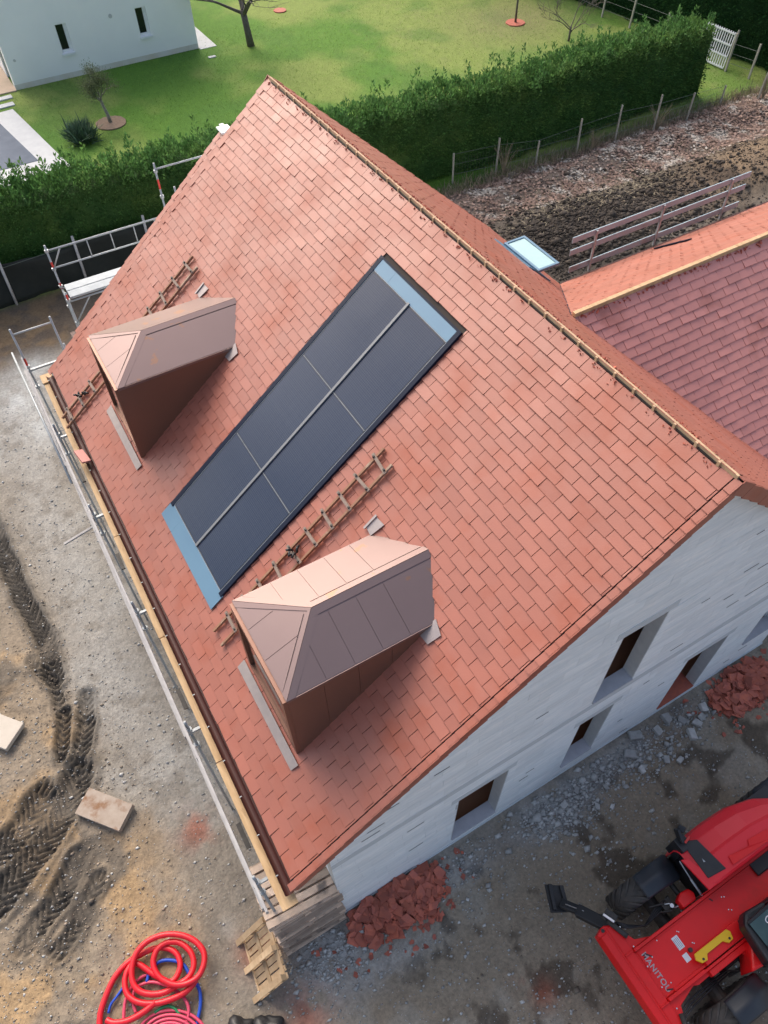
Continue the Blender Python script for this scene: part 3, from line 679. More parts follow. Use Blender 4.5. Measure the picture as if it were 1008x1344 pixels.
# ---- dormers
def dormer(y0,y1,npan,wetm,label):
    d=MB(); ym=(y0+y1)/2; zr,ze=7.0,6.66; xf,xa=-5.17,-4.37
    def slope_z(x): return HR-kF*abs(x)+.0
    # core body: cheeks + front as a closed box down to roof
    a,b=y0+.012,y1-.012
    base=[(xf+.01,slope_z(xf)-.12),(-2.4,slope_z(-2.4)-.12),(-2.4,ze-.012),(xf+.01,ze-.012)]
    dm=MB(); dm.prism([(p,a,q) for p,q in [(xf+.01,slope_z(xf)-.1),(-2.9,slope_z(-2.9)-.1),(-2.9,ze-.015),(xf+.01,ze-.015)]],(0,b-a,0))
    o=dm.build('dormer',M_CHEEK,house); tag(o,label)
    A=Vector((xa,ym,zr)); Bk=Vector((-2.50,ym,zr)); xe=-2.955
    # roof planes with panels
    def plane(p00,p10,p01,p11): return lambda s,t:(p00*(1-s)+p10*s)*(1-t)+(p01*(1-s)+p11*s)*t
    for side,ye in ((1,y1),(-1,y0)):
        E0=Vector((xf,ye,ze)); E1=Vector((xe,ye,ze))
        nrm=(E1-E0).cross(A-E0).normalized(); nrm=nrm if nrm.z>0 else -nrm
        # base sheet
        q=MB(); q.prism([E0,E1,Bk,A],-nrm*.015); q.build('roof_sheet',M_DORM,o)
        # panels between the seams, x from xf to xe
        def yz(t): return ye+(ym-ye)*t, ze+(zr-ze)*t
        lo,hi=.012,.86
        # outlines in (x,t): hip edge x_h(t)=xf+(xa-xf)*t ; back edge x_b(t)=xe+(Bk.x-xe)*t
        xh=lambda t:xf+(xa-xf)*t; xb=lambda t:xe+(Bk.x-xe)*t
        bd=.13
        xs=[xf+bd+.02+ (xe-.03-xf-bd)*k/npan for k in range(npan+1)]
        for k in range(npan):
            x0,x1=xs[k]+.005,xs[k+1]-.005
            if k==npan-1: x1=99
            if k==0: x0=-99
            poly=[(xh(lo)+bd,lo),(xb(lo)-.02,lo),(xb(hi)-.02,hi),(xh(hi)+bd,hi)]
            poly=clip(poly,-1,0,-x0) if x0>-50 else poly
            poly=clip(poly,1,0,x1) if x1<50 else poly
            if len(poly)<3: continue
            q=MB(); q.prism([Vector((px,*yz(t)))+nrm*.010 for px,t in poly],-nrm*.009); 
            q.build('roof_panel',wetm if k>=npan-2 or npan==1 else M_DORM,o)
        # ridge and hip strips
        q=MB(); q.prism([Vector((px,*yz(t)))+nrm*.013 for px,t in [(xh(hi+.02)+bd*.6,hi+.02),(xb(hi+.02)-.02,hi+.02),(xb(1)-.02,1),(xh(1),1)]],-nrm*.012); q.build('ridge_strip',wetm,o)
        q=MB(); q.prism([Vector((px,*yz(t)))+nrm*.012 for px,t in [(xh(0),0),(xh(0)+bd*.93,0),(xh(1)+bd*.5,.90),(xh(1),1)]],-nrm*.0105); q.build('hip_strip',M_DORM,o)
        # upper edge upstand
        q=MB(); q.tube([Vector((xb(0)+.01,*yz(0))),Vector((xb(.5)+.012,*yz(.5))+Vector((0,0,.0)) if False else Vector((xb(.5)+.012,*yz(.5)))),Vector((xb(1)+.01,*yz(1)))],.012,6); q.build('rear_upstand',M_CHEEK,o)
        # eave drip
        q=MB(); q.bar(E0+Vector((0,0,-.02)),E1+Vector((0,0,-.02)),.012,.05); q.build('drip_edge',M_DORM,o)
    # front hip
    E0=Vector((xf,y0,ze)); E1=Vector((xf,y1,ze)); nrm=(E1-E0).cross(A-E0).normalized(); nrm=nrm if nrm.z>0 else -nrm
    q=MB(); q.prism([E0,E1,A],-nrm*.015); q.build('roof_sheet',M_DORM,o)
    P=lambda y,t:Vector((xf+(xa-xf)*t,y,ze+(zr-ze)*t))+nrm*.010
    yl=lambda t:y0+(ym-y0)*t; yh=lambda t:y1+(ym-y1)*t
    cuts=[y0+.12,y0+.12+(y1-y0-.24)*.36,y0+.12+(y1-y0-.24)*.72,y1-.12]
    for k in range(3):
        poly=[(yl(.02)+.12,.02),(yh(.02)-.12,.02),(ym,.86)]
        poly=clip(poly,-1,0,-cuts[k]-.004) if k else poly
        poly=clip(poly,1,0,cuts[k+1]-.004) if k<2 else poly
        if len(poly)>2: q=MB(); q.prism([P(a_,t_) for a_,t_ in poly],-nrm*.009); q.build('roof_panel',M_DORM,o)
    for s_,f_ in ((1,yl),(-1,yh)):
        q=MB(); q.prism([P(f_(0),0),P(f_(0)+s_*.115,0),P(f_(1)+s_*.0,.93),P(f_(1),1)],-nrm*.0085); q.build('hip_strip',M_DORM,o)
    # cheeks panels
    for side,ye in ((1,y1-.012),(-1,y0+.012)):
        xs=[-5.16,-4.66,-4.16,-3.66,-2.93] if npan>1 else [-5.16,-2.93]
        for k in range(len(xs)-1):
            x0,x1=xs[k]+.003,xs[k+1]-.003
            q=MB(); pts=[(x0,slope_z(x0)+.005),(x1,slope_z(x1)+.005),(x1,ze-.02),(x0,ze-.02)]
            if slope_z(x1)+.005>ze-.03: pts=[(x0,slope_z(x0)+.005),(x1,ze-.02),(x0,ze-.02)]
            q.prism([(px,ye,pz) for px,pz in pts],(0,side*.008,0)); q.build('cheek_panel',M_CHEEK,o)
    # front frame and window
    zf=slope_z(xf)+.02
    q=MB(); 
    for (ya,yb,za,zb) in ((y0+.012,y0+.14,zf,ze-.02),(y1-.14,y1-.012,zf,ze-.02),(y0+.14,y1-.14,ze-.16,ze-.02),(y0+.14,y1-.14,zf,zf+.14)): q.box((xf-.05,ya,za),(xf+.01,yb,zb))
    q.build('window_frame',M_CHEEK,o)
    q=MB(); q.box((xf-.012,y0+.14,zf+.14),(xf+.008,y1-.14,ze-.16)); q.build('window_pane',M_GLASS,o)
    # flashings lying on the tiles
    q=MB(); v0=5.24*SL/W_
    q.prism([roofF(y0-.12,v0+.00,.045),roofF(y0-.10,v0+.15,.040),roofF(y1+.08,v0+.15,.040),roofF(y1+.08,v0-.02,.045)],nF*.008); q.build('apron_flashing',M_FLASH,o)
    vD=2.97*SL/W_
    q=MB(); q.prism([roofF(y0-.20,vD+.06,.036),roofF(y0-.16,vD+.28,.036),roofF(y0+.06,vD+.30,.036),roofF(y0+.02,vD-.02,.036)],nF*.012); q.build('corner_flashing',M_FLASH,o)
    q=MB(); q.prism([roofF(y1+.12,vD+.02,.036),roofF(y1+.12,vD-.20,.036),roofF(y1-.06,vD-.22,.036),roofF(y1-.02,vD+.04,.036)],nF*.014); q.bar(roofF(y1+.14,vD+.05,.06),roofF(y1+.14,vD-.22,.06),.035,.025,nF); q.build('corner_flashing',M_FLASH,o)
    return o
dormer(1.30,2.98,5,M_DORMW,'near bronze dormer with seamed panels and gold shining left slope')
dormer(7.86,9.52,1,M_DORMW,'far bronze dormer with one smooth mauve right slope')

# ---- roof window, opened, on the back slope
rw=bpy.data.objects.new('roof_window',None); link_to(rw,house); tag(rw,'open roof window with pale green glass on the back slope')
xw=4.05; vw=xw*math.hypot(1,KB)
m=MB(); m.prism([roofB(8.05,vw-.32,.05),roofB(8.05,vw+.6,.05),roofB(9.34,vw+.6,.05),roofB(9.34,vw-.32,.05)],-nB*.06); m.build('window_flashing',M_BLUEF,rw)
m=MB(); y0,y1,x0,x1,z0=7.95,9.22,4.02,4.60,5.62
for lo,hi in (((x0,y0,z0),(x0+.06,y1,z0+.06)),((x1-.06,y0,z0),(x1,y1,z0+.06)),((x0+.06,y0,z0),(x1-.06,y0+.06,z0+.06)),((x0+.06,y1-.06,z0),(x1-.06,y1,z0+.06))): m.box(lo,hi)
m.build('sash',M_BLUEF,rw,bevel=.006)
m=MB(); m.box((x0+.06,y0+.06,z0+.02),(x1-.06,y1-.06,z0+.04)); m.build('pane',M_SKYGL,rw)

# ------------------------------------------------------------------ wing
WR,WZ,WK,WEX=4.5,7.62,.80,13.5
wing=thing('wing','side wing with orange lit far slope and shaded mauve tiled near slope','building',(8,4.5,0))
dWn=Vector((0,-1,-WK)).normalized(); nWn=Vector((0,-WK,1)).normalized(); dWf=Vector((0,1,-WK)).normalized(); nWf=Vector((0,WK,1)).normalized()
wN=lambda u,v,h=0: Vector((u,WR,WZ))+dWn*v+nWn*h
wF=lambda u,v,h=0: Vector((u,WR,WZ))+dWf*v+nWf*h
SWN=4.2*math.hypot(1,WK); SWF=4.55*math.hypot(1,WK)
def hidN(u,v):
    y=WR-v/math.hypot(1,WK); z=WZ-WK*(WR-y); return z<HRB-KB*u-.28
def hidF(u,v):
    y=WR+v/math.hypot(1,WK); z=WZ-WK*(y-WR); return z<HRB-KB*u-.28
rowsN=[(.035,.22)]+[(.22+.158*k,.22+.158*(k+1)) for k in range(40) if .22+.158*(k+1)<SWN+.1]
rowsW=[(.035,.22)]+[(.22+.158*k,.22+.158*(k+1)) for k in range(40) if .22+.158*(k+1)<SWF+.02]
def visN(u,v):
    p=wN(u,v); 
    d=p-CAMP; mw=cam.matrix_world; r=Vector(mw.col[0][:3]); f=-Vector(mw.col[2][:3])
    px=988.18*d.dot(r)/d.dot(f); return px<512 and p.z>HRB-KB*u+.02
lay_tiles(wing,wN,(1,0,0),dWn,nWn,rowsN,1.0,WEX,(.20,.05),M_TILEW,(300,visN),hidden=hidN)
lay_tiles(wing,wF,(-1,0,0),dWf,nWf,rowsW,1.0,WEX,(.20,.05),M_TILE,None,hidden=hidF,rest='far_roof_tiles')  # sunlit slope gets the darker tile copy to tone down its brightness
m=MB(); m.box((1.70,WR-.035,WZ+.0),(WEX,WR+.035,WZ+.075)); m.build('ridge_batten',M_WOODY,wing)
m=MB()
for i in range(900):
    x=random.uniform(1.8,WEX); fn=wF if random.random()<.65 else wN
    p=fn(x,.04+abs(random.gauss(0,.03)),.02+random.random()*.02); s=random.uniform(.008,.026); M=Matrix.Translation(p)@Euler((random.random()*3,random.random()*3,random.random()*3)).to_matrix().to_4x4()
    m.box((-s,-s*.7,-s*.25),(s,s*.7,s*.25),random.random(),M)
tag(m.build('broken_tile_crumbs',M_SHARD,wing),kind='stuff')
def below_back(poly_fn): pass
m=MB()
xi=lambda z:(HRB-z)/KB
zE_n=WZ-WK*4.2; zE_f=WZ-WK*4.55
m.prism([wN(xi(WZ)+.05,.03,-.002),wN(WEX,.03,-.002),wN(WEX,SWN,-.002),wN(xi(zE_n)+.1,SWN,-.002)],-nWn*.08)
m.prism([wF(xi(WZ)+.05,.03,-.002),wF(WEX,.03,-.002),wF(WEX,SWF-.03,-.002),wF(xi(zE_f)+.1,SWF-.03,-.002)],-nWf*.08)
m.build('roof_deck',M_UNDER,wing)
m=MB(); m.box((5.36,.75,-.3),(WEX-.2,8.5,3.9)); m.build('wing_wall',M_BLOCK,wing)
m=MB(); m.box((5.95,9.03,3.86),(WEX,9.13,3.98)); m.build('gutter',M_GUT,wing)
m=MB()
for fn,side,z1 in ((wF,1,zE_f),):
    a=fn(xi(WZ)-.03,.0,.03); 
    q=[Vector((xi(WZ)+.02,WR+.05,WZ+.00)),Vector((xi(zE_f)+.02,WR+4.55,zE_f+.02))]
    m.bar(q[0],q[1],.05,.02)
m.build('valley_strip',M_NAVY,wing)
m=MB(); m.bar(wF(8.40,.0,.0)+dWf*5.15+nWf*.05,wF(8.42,4.0,.05)+Vector((0,0,0)),.10,.035,nWf)  # dark blue strip running up the far slope
o=m.build('dark_strip',M_NAVY,None); tag(o,'dark blue strip lying on the lit far slope of the wing','metal strip')
# guard rail along wing eave
gr=thing('guard_rail','grey timber guard rail with three posts along the wing eave','guard rail',(9,9.2,3.9))
for z,h,xa,xb in ((5.06,.15,6.12,12.15),(4.72,.15,6.12,12.12),(4.22,.16,6.2,12.1)):
    m=MB(); m.box((xa,9.18,z-h/2),(xb,9.205,z+h/2)); m.build('rail_board',M_GBOARD,gr)
for x in (6.85,9.05,11.45):
    m=MB(); m.box((x-.025,9.13,4.0),(x+.025,9.178,5.12)); m.build('post',M_GALV,gr)

# ------------------------------------------------------------------ annex beyond the far gable
AR,AZ,AK=-.43,7.36,.815; AY0,AY1=12.21,14.2
annex=thing('annex','lower tiled annex joined to the far gable of the main house','building',(-.4,13.2,0))
dA=Vector((-1,0,-AK)).normalized(); nA=Vector((-AK,0,1)).normalized(); dA2=Vector((1,0,-AK)).normalized(); nA2=Vector((AK,0,1)).normalized()
rA=lambda u,v,h=0: Vector((AR,u,AZ))+dA*v+nA*h
rA2=lambda u,v,h=0: Vector((AR,u,AZ))+dA2*v+nA2*h
SA=4.65*math.hypot(1,AK)
rows=[(.03+.158*k,.03+.158*(k+1)) for k in range(60) if .03+.158*(k+1)<SA+.03]
lay_tiles(annex,rA,(0,-1,0),dA,nA,rows,AY0,AY1-.06,(.2,.05),M_TILE,None)
lay_tiles(annex,rA2,(0,1,0),dA2,nA2,rows,AY0,AY1-.06,(.2,.05),M_TILE,None,rest='far_roof_tiles')
verge(annex,rA,dA,nA,AY1+.0,1,.03,SA,ex*2,M_TILE,top=.14)
verge(annex,rA2,dA2,nA2,AY1+.0,1,.03,SA,ex*2,M_TILE)
m=MB(); m.prism([rA(AY0,.0,-.002),rA(AY0,SA,-.002),rA(AY1,SA,-.002),rA(AY1,.0,-.002)],-nA*.09); m.prism([rA2(AY0,.0,-.002),rA2(AY0,SA,-.002),rA2(AY1,SA,-.002),rA2(AY1,.0,-.002)],-nA2*.09); m.build('roof_deck',M_UNDER,annex)
m=MB(); p=[(AR-4.1,-.3),(AR+4.1,-.3),(AR+4.1,AZ-.15-4.1*AK),(AR,AZ-.12),(AR-4.1,AZ-.15-4.1*AK)]; m.prism([(a,AY1-.35,b) for a,b in p],(0,.2,0)); m.box((AR-4.1,AY0,-.3),(AR-3.9,AY1-.36,AZ-.3-4.1*AK)); m.build('wall',M_BLOCK,annex)
m=MB(); m.box((AR-4.80,AY0,AZ-AK*4.65-.08),(AR-4.68,AY1+.02,AZ-AK*4.65+.01)); m.build('gutter',M_GUT,annex)
m=MB(); m.box((AR-.14,AY1-.30,AZ+.01),(AR+.14,AY1+.06,AZ+.05),m=None); m.box((AR-.05,AY1-.34,AZ+.05),(AR+.05,AY1+.08,AZ+.085)); m.build('ridge_end_cap',M_WHITE,annex,bevel=.008)

# ------------------------------------------------------------------ solar array
sol=thing('solar_array','six black solar panels in blue grey flashing set into the front slope','solar panels',tuple(roofF(5.35,6.6,0)))
u0=6.38; pw=1.034; ph=1.76; v0=1.17; hh=.055
def slab(name,ua,ub,va,vb,ha,hb,mt,parent=sol,bev=0):
    q=MB(); q.prism([roofF(ua,va,hb),roofF(ub,va,hb),roofF(ub,vb,hb),roofF(ua,vb,hb)],-nF*(hb-ha)); return q.build(name,mt,parent,bevel=bev)
slab('panel_tray',4.22,6.48,.94,6.60,-.0,.030,M_NAVY)
for i in range(2):
    for j in range(3):
        ua=u0-pw*(i+1)+.006; ub=u0-pw*i-.006; va=v0+ph*j+.005; vb=v0+ph*(j+1)-.005
        fr=slab('solar_panel',ua,ub,va,vb,.032,.058,M_BLACKP)
        me=bpy.data.meshes.new('panel_glass'); pts=[roofF(ua+.012,va+.012,.0595),roofF(ub-.012,va+.012,.0595),roofF(ub-.012,vb-.012,.0595),roofF(ua+.012,vb-.012,.0595)]
        q=MB(); q.prism(pts,-nF*.004); o=q.build('panel_glass',M_SOLAR,fr)
        uvl=o.data.uv_layers.new(name='UVMap')
        for poly in o.data.polygons:
            for li in poly.loop_indices:
                co=o.data.vertices[o.data.loops[li].vertex_index].co; d=co-pts[0]; uvl.data[li].uv=(d.y,d.dot(dF))
slab('centre_rail',u0-pw-.022,u0-pw+.022,v0-.03,v0+3*ph,.060,.085,M_RAIL)
for j in (1,2): slab('cross_seam',u0-pw*2+.02,u0-.02,v0+ph*j-.004,v0+ph*j+.004,.05,.0605,M_SEAM)
slab('top_seam',u0-pw*2,u0,v0-.012,v0-.0,.05,.0605,M_SEAM)
slab('side_seam',u0-.0,u0+.010,v0,v0+3*ph,.05,.0605,M_SEAM); slab('side_seam',u0-2*pw-.010,u0-2*pw,v0,v0+3*ph,.05,.0605,M_SEAM)
slab('side_trim',u0+.012,6.48,.95,v0+3*ph+.05,.03,.07,M_NAVY,bev=.004); slab('side_trim',4.215,u0-2*pw-.012,.95,v0+3*ph+.05,.03,.07,M_NAVY,bev=.004)
slab('top_flashing',5.98,6.46,.95,v0-.014,.03,.064,M_BLUEF); slab('top_flashing',4.25,5.975,.95,v0-.014,.03,.066,M_BLUEF)
slab('top_edge_trim',4.22,6.48,.915,.948,.02,.07,M_NAVY)
slab('bottom_flashing',6.02,6.50,v0+3*ph+.012,6.78,.038,.052,M_BLUEF); slab('bottom_flashing',4.20,6.016,v0+3*ph+.012,6.78,.038,.054,M_BLUEF)
slab('bottom_seam',u0-pw*2,u0,v0+3*ph,v0+3*ph+.010,.05,.0605,M_SEAM)

# ------------------------------------------------------------------ roof ladders
def ladder(uc,w,v0,v1,rungs,label,skew=0.):
    t=thing('roof_ladder',label,'ladder',tuple(roofF(uc,v1,.04)),'wooden roof ladders hung on the front slope')
    for s in (-1,1):
        q=MB(); q.bar(roofF(uc+s*w/2+skew*(0),v0+(0 if s>0 else .06),.07),roofF(uc+s*w/2+skew,v1,.07),.035,.05,nF); q.build('stile',M_LADDER,t)
    for v in rungs:
        f=(v-v0)/(v1-v0); e=random.uniform(-.02,.02)
        q=MB(); q.bar(roofF(uc-w/2-.05+skew*f,v+e,.11),roofF(uc+w/2+.06+skew*f,v-e,.11),.045,.028,nF); q.build('rung',M_RUNG,t)
        for sx in (-1,1): q=MB(); p_=roofF(uc+sx*(w/2)+skew*f,v,.125); q.box((p_.x-.014,p_.y-.014,p_.z-.02),(p_.x+.014,p_.y+.014,p_.z+.025)); q.build('rung_bracket',M_DARK,t)
    return t
ladder(3.67,.30,2.86,6.9,[3.05+.385*k for k in range(10)],'long wooden roof ladder between the solar panels and the near dormer',.02)
ladder(10.28,.34,3.42,7.86,[3.62+.40*k for k in range(11)],'weathered wooden roof ladder passing behind the far dormer',.15)
def clamp(u,v,name,label):
    q=MB()
    for i in range(7):
        a=roofF(u,v,.12)+Vector((random.uniform(-.07,.07),random.uniform(-.07,.07),random.uniform(-.01,.04))); b=a+Vector((random.uniform(-.1,.1),random.uniform(-.1,.1),random.uniform(0,.05))); q.tube([a,(a+b)/2+Vector((0,0,.03)),b],.02,6)
    o=q.build(name,M_BLACKP,None,smooth=True); tag(o,label,'hook')
clamp(3.68,4.95,'ladder_hook','black tangled ladder hook on the near roof ladder rung')
clamp(10.45,7.15,'ladder_hook','black ladder hook on the far ladder, close to the gutter')

# ------------------------------------------------------------------ scaffold along the eave
sc1=thing('eave_scaffold','long scaffold with timber guard boards running along the front eave','scaffold',(-6.4,6,0))
def post(x,y,z0,z1,parent,r=.024,band=None,cups=()):
    q=MB(); q.tube([(x,y,z0),(x,y,z1)],r,8); o=q.build('post',M_GALV,parent,smooth=True)
    if band:
        for za,zb in band: b=MB(); b.tube([(x,y,za),(x,y,zb)],r+.003,8); b.build('red_band',M_REDPAINT,o)
    for z in cups: b=MB(); b.tube([(x,y,z-.03),(x,y,z+.03)],r*2.1,8); b.build('collar',M_GALV,o)
    return o
for i,y in enumerate((12.9,10.4,7.9,5.4,2.9,.35)):
    post(-6.43,y,0,5.05 if i==0 else 4.30,sc1,band=[(4.05,4.25)] if i==0 else None,cups=(4.0,3.4))
    post(-5.56,y if i==0 else y,0,5.05 if i==0 else 3.4,sc1) if i==0 else None
q=MB(); q.tube([(-6.43,12.9,4.9),(-5.56,12.9,4.9)],.022,8); q.build('cross_tube',M_GALV,sc1,smooth=True)
post(-5.50,13.3,0,4.0,sc1,band=[(3.3,3.6)])
for (ya,yb,z,x) in ((12.9,10.2,4.22,-6.47),(10.35,7.6,4.20,-6.47),(7.75,5.0,4.22,-6.475),(5.15,2.3,4.2,-6.47),(2.5,-.12,4.22,-6.46)):
    q=MB(); q.bar((x,ya,z),(x+random.uniform(-.015,.015),yb,z-.02),.035,.14); q.build('guard_board',M_CHALK,sc1)
for (ya,yb,z,x) in ((13.0,9.6,3.80,-6.53),(9.7,6.3,3.78,-6.52),(6.4,2.9,3.80,-6.53),(3.1,.05,3.78,-6.50)):
    q=MB(); q.bar((x,ya,z),(x+random.uniform(-.02,.02),yb,z-.02),.045,.14); q.build('guard_board',M_CHALK,sc1)
q=MB(); q.tube([(-6.60,12.8,4.55),(-6.56,8.8,4.1)],.022,8); q.build('guard_tube',M_GALV,sc1,smooth=True)
for i,(a,b) in enumerate(((-.16,2.2),(2.21,4.7),(4.71,7.2),(7.21,9.7),(9.71,12.4))):
    q=MB(); q.box((-6.275+.01*(i%2),a,3.93),(-6.04,b-.01,3.965)); q.build('walk_board',M_WOODY,sc1)
q=MB(); q.box((-6.29,12.15,3.97),(-6.03,12.45,4.0)); q.build('walk_board',M_WOODY,sc1)
q=MB(); q.box((-6.285,-.42,3.85),(-6.03,-.17,3.88),m=None); 
for y in (.35,2.9,5.4,7.9,10.4,12.9):
    q=MB(); q.bar((-6.5,y,3.89),(-5.45,y,3.89),.045,.05); q.build('transom',M_GALV,sc1)
for y in (.9,3.4,6.6,9.1):
    q=MB(); q.box((-6.38,y,3.70),(-6.31,y+.4,3.73)); q.build('steel_deck',M_DARK,sc1)
q=MB(); q.bar((-7.25,8.75,2.6),(-6.45,8.9,2.62),.05,.04); q.build('outrigger_board',M_CHALK,sc1)
# far gable scaffold
sc2=thing('gable_scaffold','galvanised scaffold tower with aluminium deck past the far roof verge','scaffold',(-4.9,15.2,0))
post(-4.93,15.58,0,5.15,sc2,band=[(4.55,4.7),(3.9,4.1)],cups=(5.0,4.5,4.0,3.4)); post(-4.93,14.93,0,4.2,sc2,cups=(3.98,3.3),band=[(4.0,4.15)])
post(-1.85,15.58,0,6.35,sc2,band=[(5.7,5.95)],cups=(6.15,5.5)); post(-1.65,14.93,0,6.0,sc2,cups=(5.55,),band=[(5.2,5.4)])
for z in (5.0,4.52):
    q=MB(); q.tube([(-4.93,15.58,z),(-1.85,15.58,z)],.022,8); q.build('rail_tube',M_GALV,sc2,smooth=True)
for x in (-3.95,-3.35,-2.75,-2.2):
    q=MB(); q.tube([(x,15.58,5.0),(x,15.58,4.52)],.016,6); q.build('rail_picket',M_GALV,sc2,smooth=True)
q=MB(); q.tube([(-4.6,15.58,5.0),(-4.9,15.58,4.55)],.018,6); q.build('brace',M_GALV,sc2,smooth=True)
q=MB(); q.tube([(-1.85,15.58,6.2),(1.2,15.58,6.2)],.022,8); q.build('rail_tube',M_GALV,sc2,smooth=True)
for y0_,y1_ in ((14.95,15.24),(15.26,15.55)):
    q=MB(); q.box((-4.86,y0_,3.97),(-1.9,y1_,4.03)); q.build('deck',M_DECK,sc2,bevel=.008)
for y in (14.93,15.58):
    q=MB(); q.tube([(-4.93,y,3.93),(-1.85,y,3.93)],.022,8); q.build('ledger',M_GALV,sc2,smooth=True)
q=MB(); q.tube([(-4.93,14.93,3.3),(-4.4,14.93,3.93)],.018,6); q.build('brace',M_GALV,sc2,smooth=True)
q=MB(); q.tube([(-4.93,14.93,3.93),(-4.93,15.58,3.93)],.022,8); q.build('transom',M_GALV,sc2,smooth=True)
m=MB(); M=Matrix.Translation((-6.17,9.3,4.2))@Euler((0,.35,.15)).to_matrix().to_4x4(); m.box((-.09,-.2,-.02),(.09,.2,.02),.5,M)
o=m.build('loose_tile',M_TILEW); tag(o,'single loose reddish tile resting across the gutter','tile')

# ------------------------------------------------------------------ pallet stack + leaning pallet
def pallet_parts(parent,mt,M,seed,dx=1.2,dy=1.0,boards=8,full=False):
    rr=random.Random(seed)
    for k in range(boards):
        w=dy/boards*rr.uniform(.72,.86); y=-dy/2+dy/boards*(k+.5)
        q=MB(); q.box((-dx/2+rr.uniform(-.01,.015),y-w/2,.122),(dx/2+rr.uniform(-.015,.015),y+w/2,.142),rr.random(),M); q.build('slat',mt,parent)
    for y in (-dy/2+.05,0,dy/2-.05):
        for x in (-dx/2+.06,0,dx/2-.06):
            q=MB(); q.box((x-.055,y-.045,.022),(x+.055,y+.045,.100),rr.random(),M); q.build('block',mt,parent)
        q=MB(); q.box((-dx/2,y-.05,0),(dx/2,y+.05,.020),rr.random(),M); q.build('slat',mt,parent)
    for x in (-dx/2+.06,0,dx/2-.06):
        q=MB(); q.box((x-.05,-dy/2,.102),(x+.05,dy/2,.120),rr.random(),M); q.build('stringer',mt,parent)
NP=14
for k in range(NP):
    random.seed(200+k)
    pos={0:'bottom pallet of the grey stack at the house corner',NP-1:'topmost weathered pallet of the grey stack at the house corner'}
    ordn=['second','third','fourth','fifth','sixth','seventh','eighth','ninth','tenth','eleventh','twelfth','thirteenth']
    lab=pos.get(k,'weathered pallet, %s from the top of the stack at the house corner'%ordn[NP-2-k] if 0<k<NP-1 else '')
    z=.03+k*.150
    t=thing('pallet',lab,'pallet',(-5.98,.66,z),'stacked pallets at the house corner')
    M=Matrix.Translation((-5.98+random.uniform(-.03,.03),.63+random.uniform(-.06,.05)-.004*(NP-k),z))@Matrix.Rotation(R(random.uniform(-2.2,2.2)-1),4,'Z')
    pallet_parts(t,M_WOODG,M,k+3,1.2,1.0,7)
t=thing('pallet','yellow pallet leaning on edge against the grey pallet stack','pallet',(-7.35,.2,0))
ang=math.atan2(.78,.60)
M=Matrix.Translation((-7.36,.21,.02))@Matrix.Rotation(R(-6),4,'Z')@Matrix.Rotation(-ang,4,'Y')@Matrix.Translation((.5,0,0))@Matrix.Rotation(math.pi,4,'X')@Matrix.Translation((0,0,-.0))
pallet_parts(t,M_WOODP,M,99,1.0,1.05,9)

# ------------------------------------------------------------------ broken tile piles
def shard_pile(label,cx,cy,rx,ry,hgt,n,nbig,rot=0):
    t=thing('broken_tile_pile',label,'rubble pile',(cx,cy,0))
    rest=MB()
    its=[]
    for i in range(n):
        a=random.random()*6.283; r_=math.sqrt(random.random()); x=cx+math.cos(a)*r_*rx; y=cy+math.sin(a)*r_*ry
        if y>.08: continue
        h=hgt*max(0,1-r_**1.7)*random.uniform(.75,1.05); its.append((x,y,h,i))
    for i in range(60):
        a=random.random()*6.283; r_=random.uniform(1.0,1.7); x=cx+math.cos(a)*r_*rx; y=cy+math.sin(a)*r_*ry
        if y<.06: its.append((x,y,0,999))
    for (x,y,h,i) in its:
        big=i<nbig; s=random.uniform(.08,.19) if big else random.uniform(.03,.08)
        k=random.choice((4,4,5)); pts=[]
        for j in range(k):
            a=(j+random.uniform(-.25,.25))*6.283/k; pts.append(Vector((math.cos(a)*s*random.uniform(.8,1.2),math.sin(a)*s*random.uniform(.6,1.),0)))
        M=Matrix.Translation((x,y,gz(x,y)+h+(.02 if i!=999 else .0)+(.03 if big else 0)))@Euler((random.gauss(0,.25),random.gauss(0,.25),random.random()*6)).to_matrix().to_4x4()
        P=[M@p for p in pts]; off=(M.to_3x3()@Vector((0,0,1)))*.014
        if big: q=MB(); q.prism(P,off,random.random()); q.build('tile_shard',M_SHARD,t)
        else: rest.prism(P,off,random.random())
    tag(rest.build('small_shards',M_SHARD,t),kind='stuff')
    m=MB(); ring=[]; 
    v=[(cx,cy,hgt*.72)]; f=[]
    for j in range(20):
        a=j*6.283/20; v.append((cx+math.cos(a)*rx*.55,min(cy+math.sin(a)*ry*.55,.08),hgt*.45)); 
    for j in range(20):
        a=j*6.283/20; v.append((cx+math.cos(a)*rx*.92,min(cy+math.sin(a)*ry*.92,.08),-.02))
    for j in range(20): k=(j+1)%20; f.append((0,1+j,1+k)); f.append((1+j,21+j,21+k,1+k))
    m.add(v,f,.3); m.build('pile_core',M_SHARD,t)
shard_pile('heap of broken red roof tiles at the near end of the gable wall',-4.50,-.20,1.0,.52,.11,520,100)
shard_pile('smaller heap of broken red tiles by the right door opening',-4.05,-.40,.35,.3,.10,90,12)
bpy.data.objects.remove  # keep api loaded
shard_pile('second heap of broken red tiles farther right along the gable wall',4.20,-.42,.95,.47,.10,400,85)
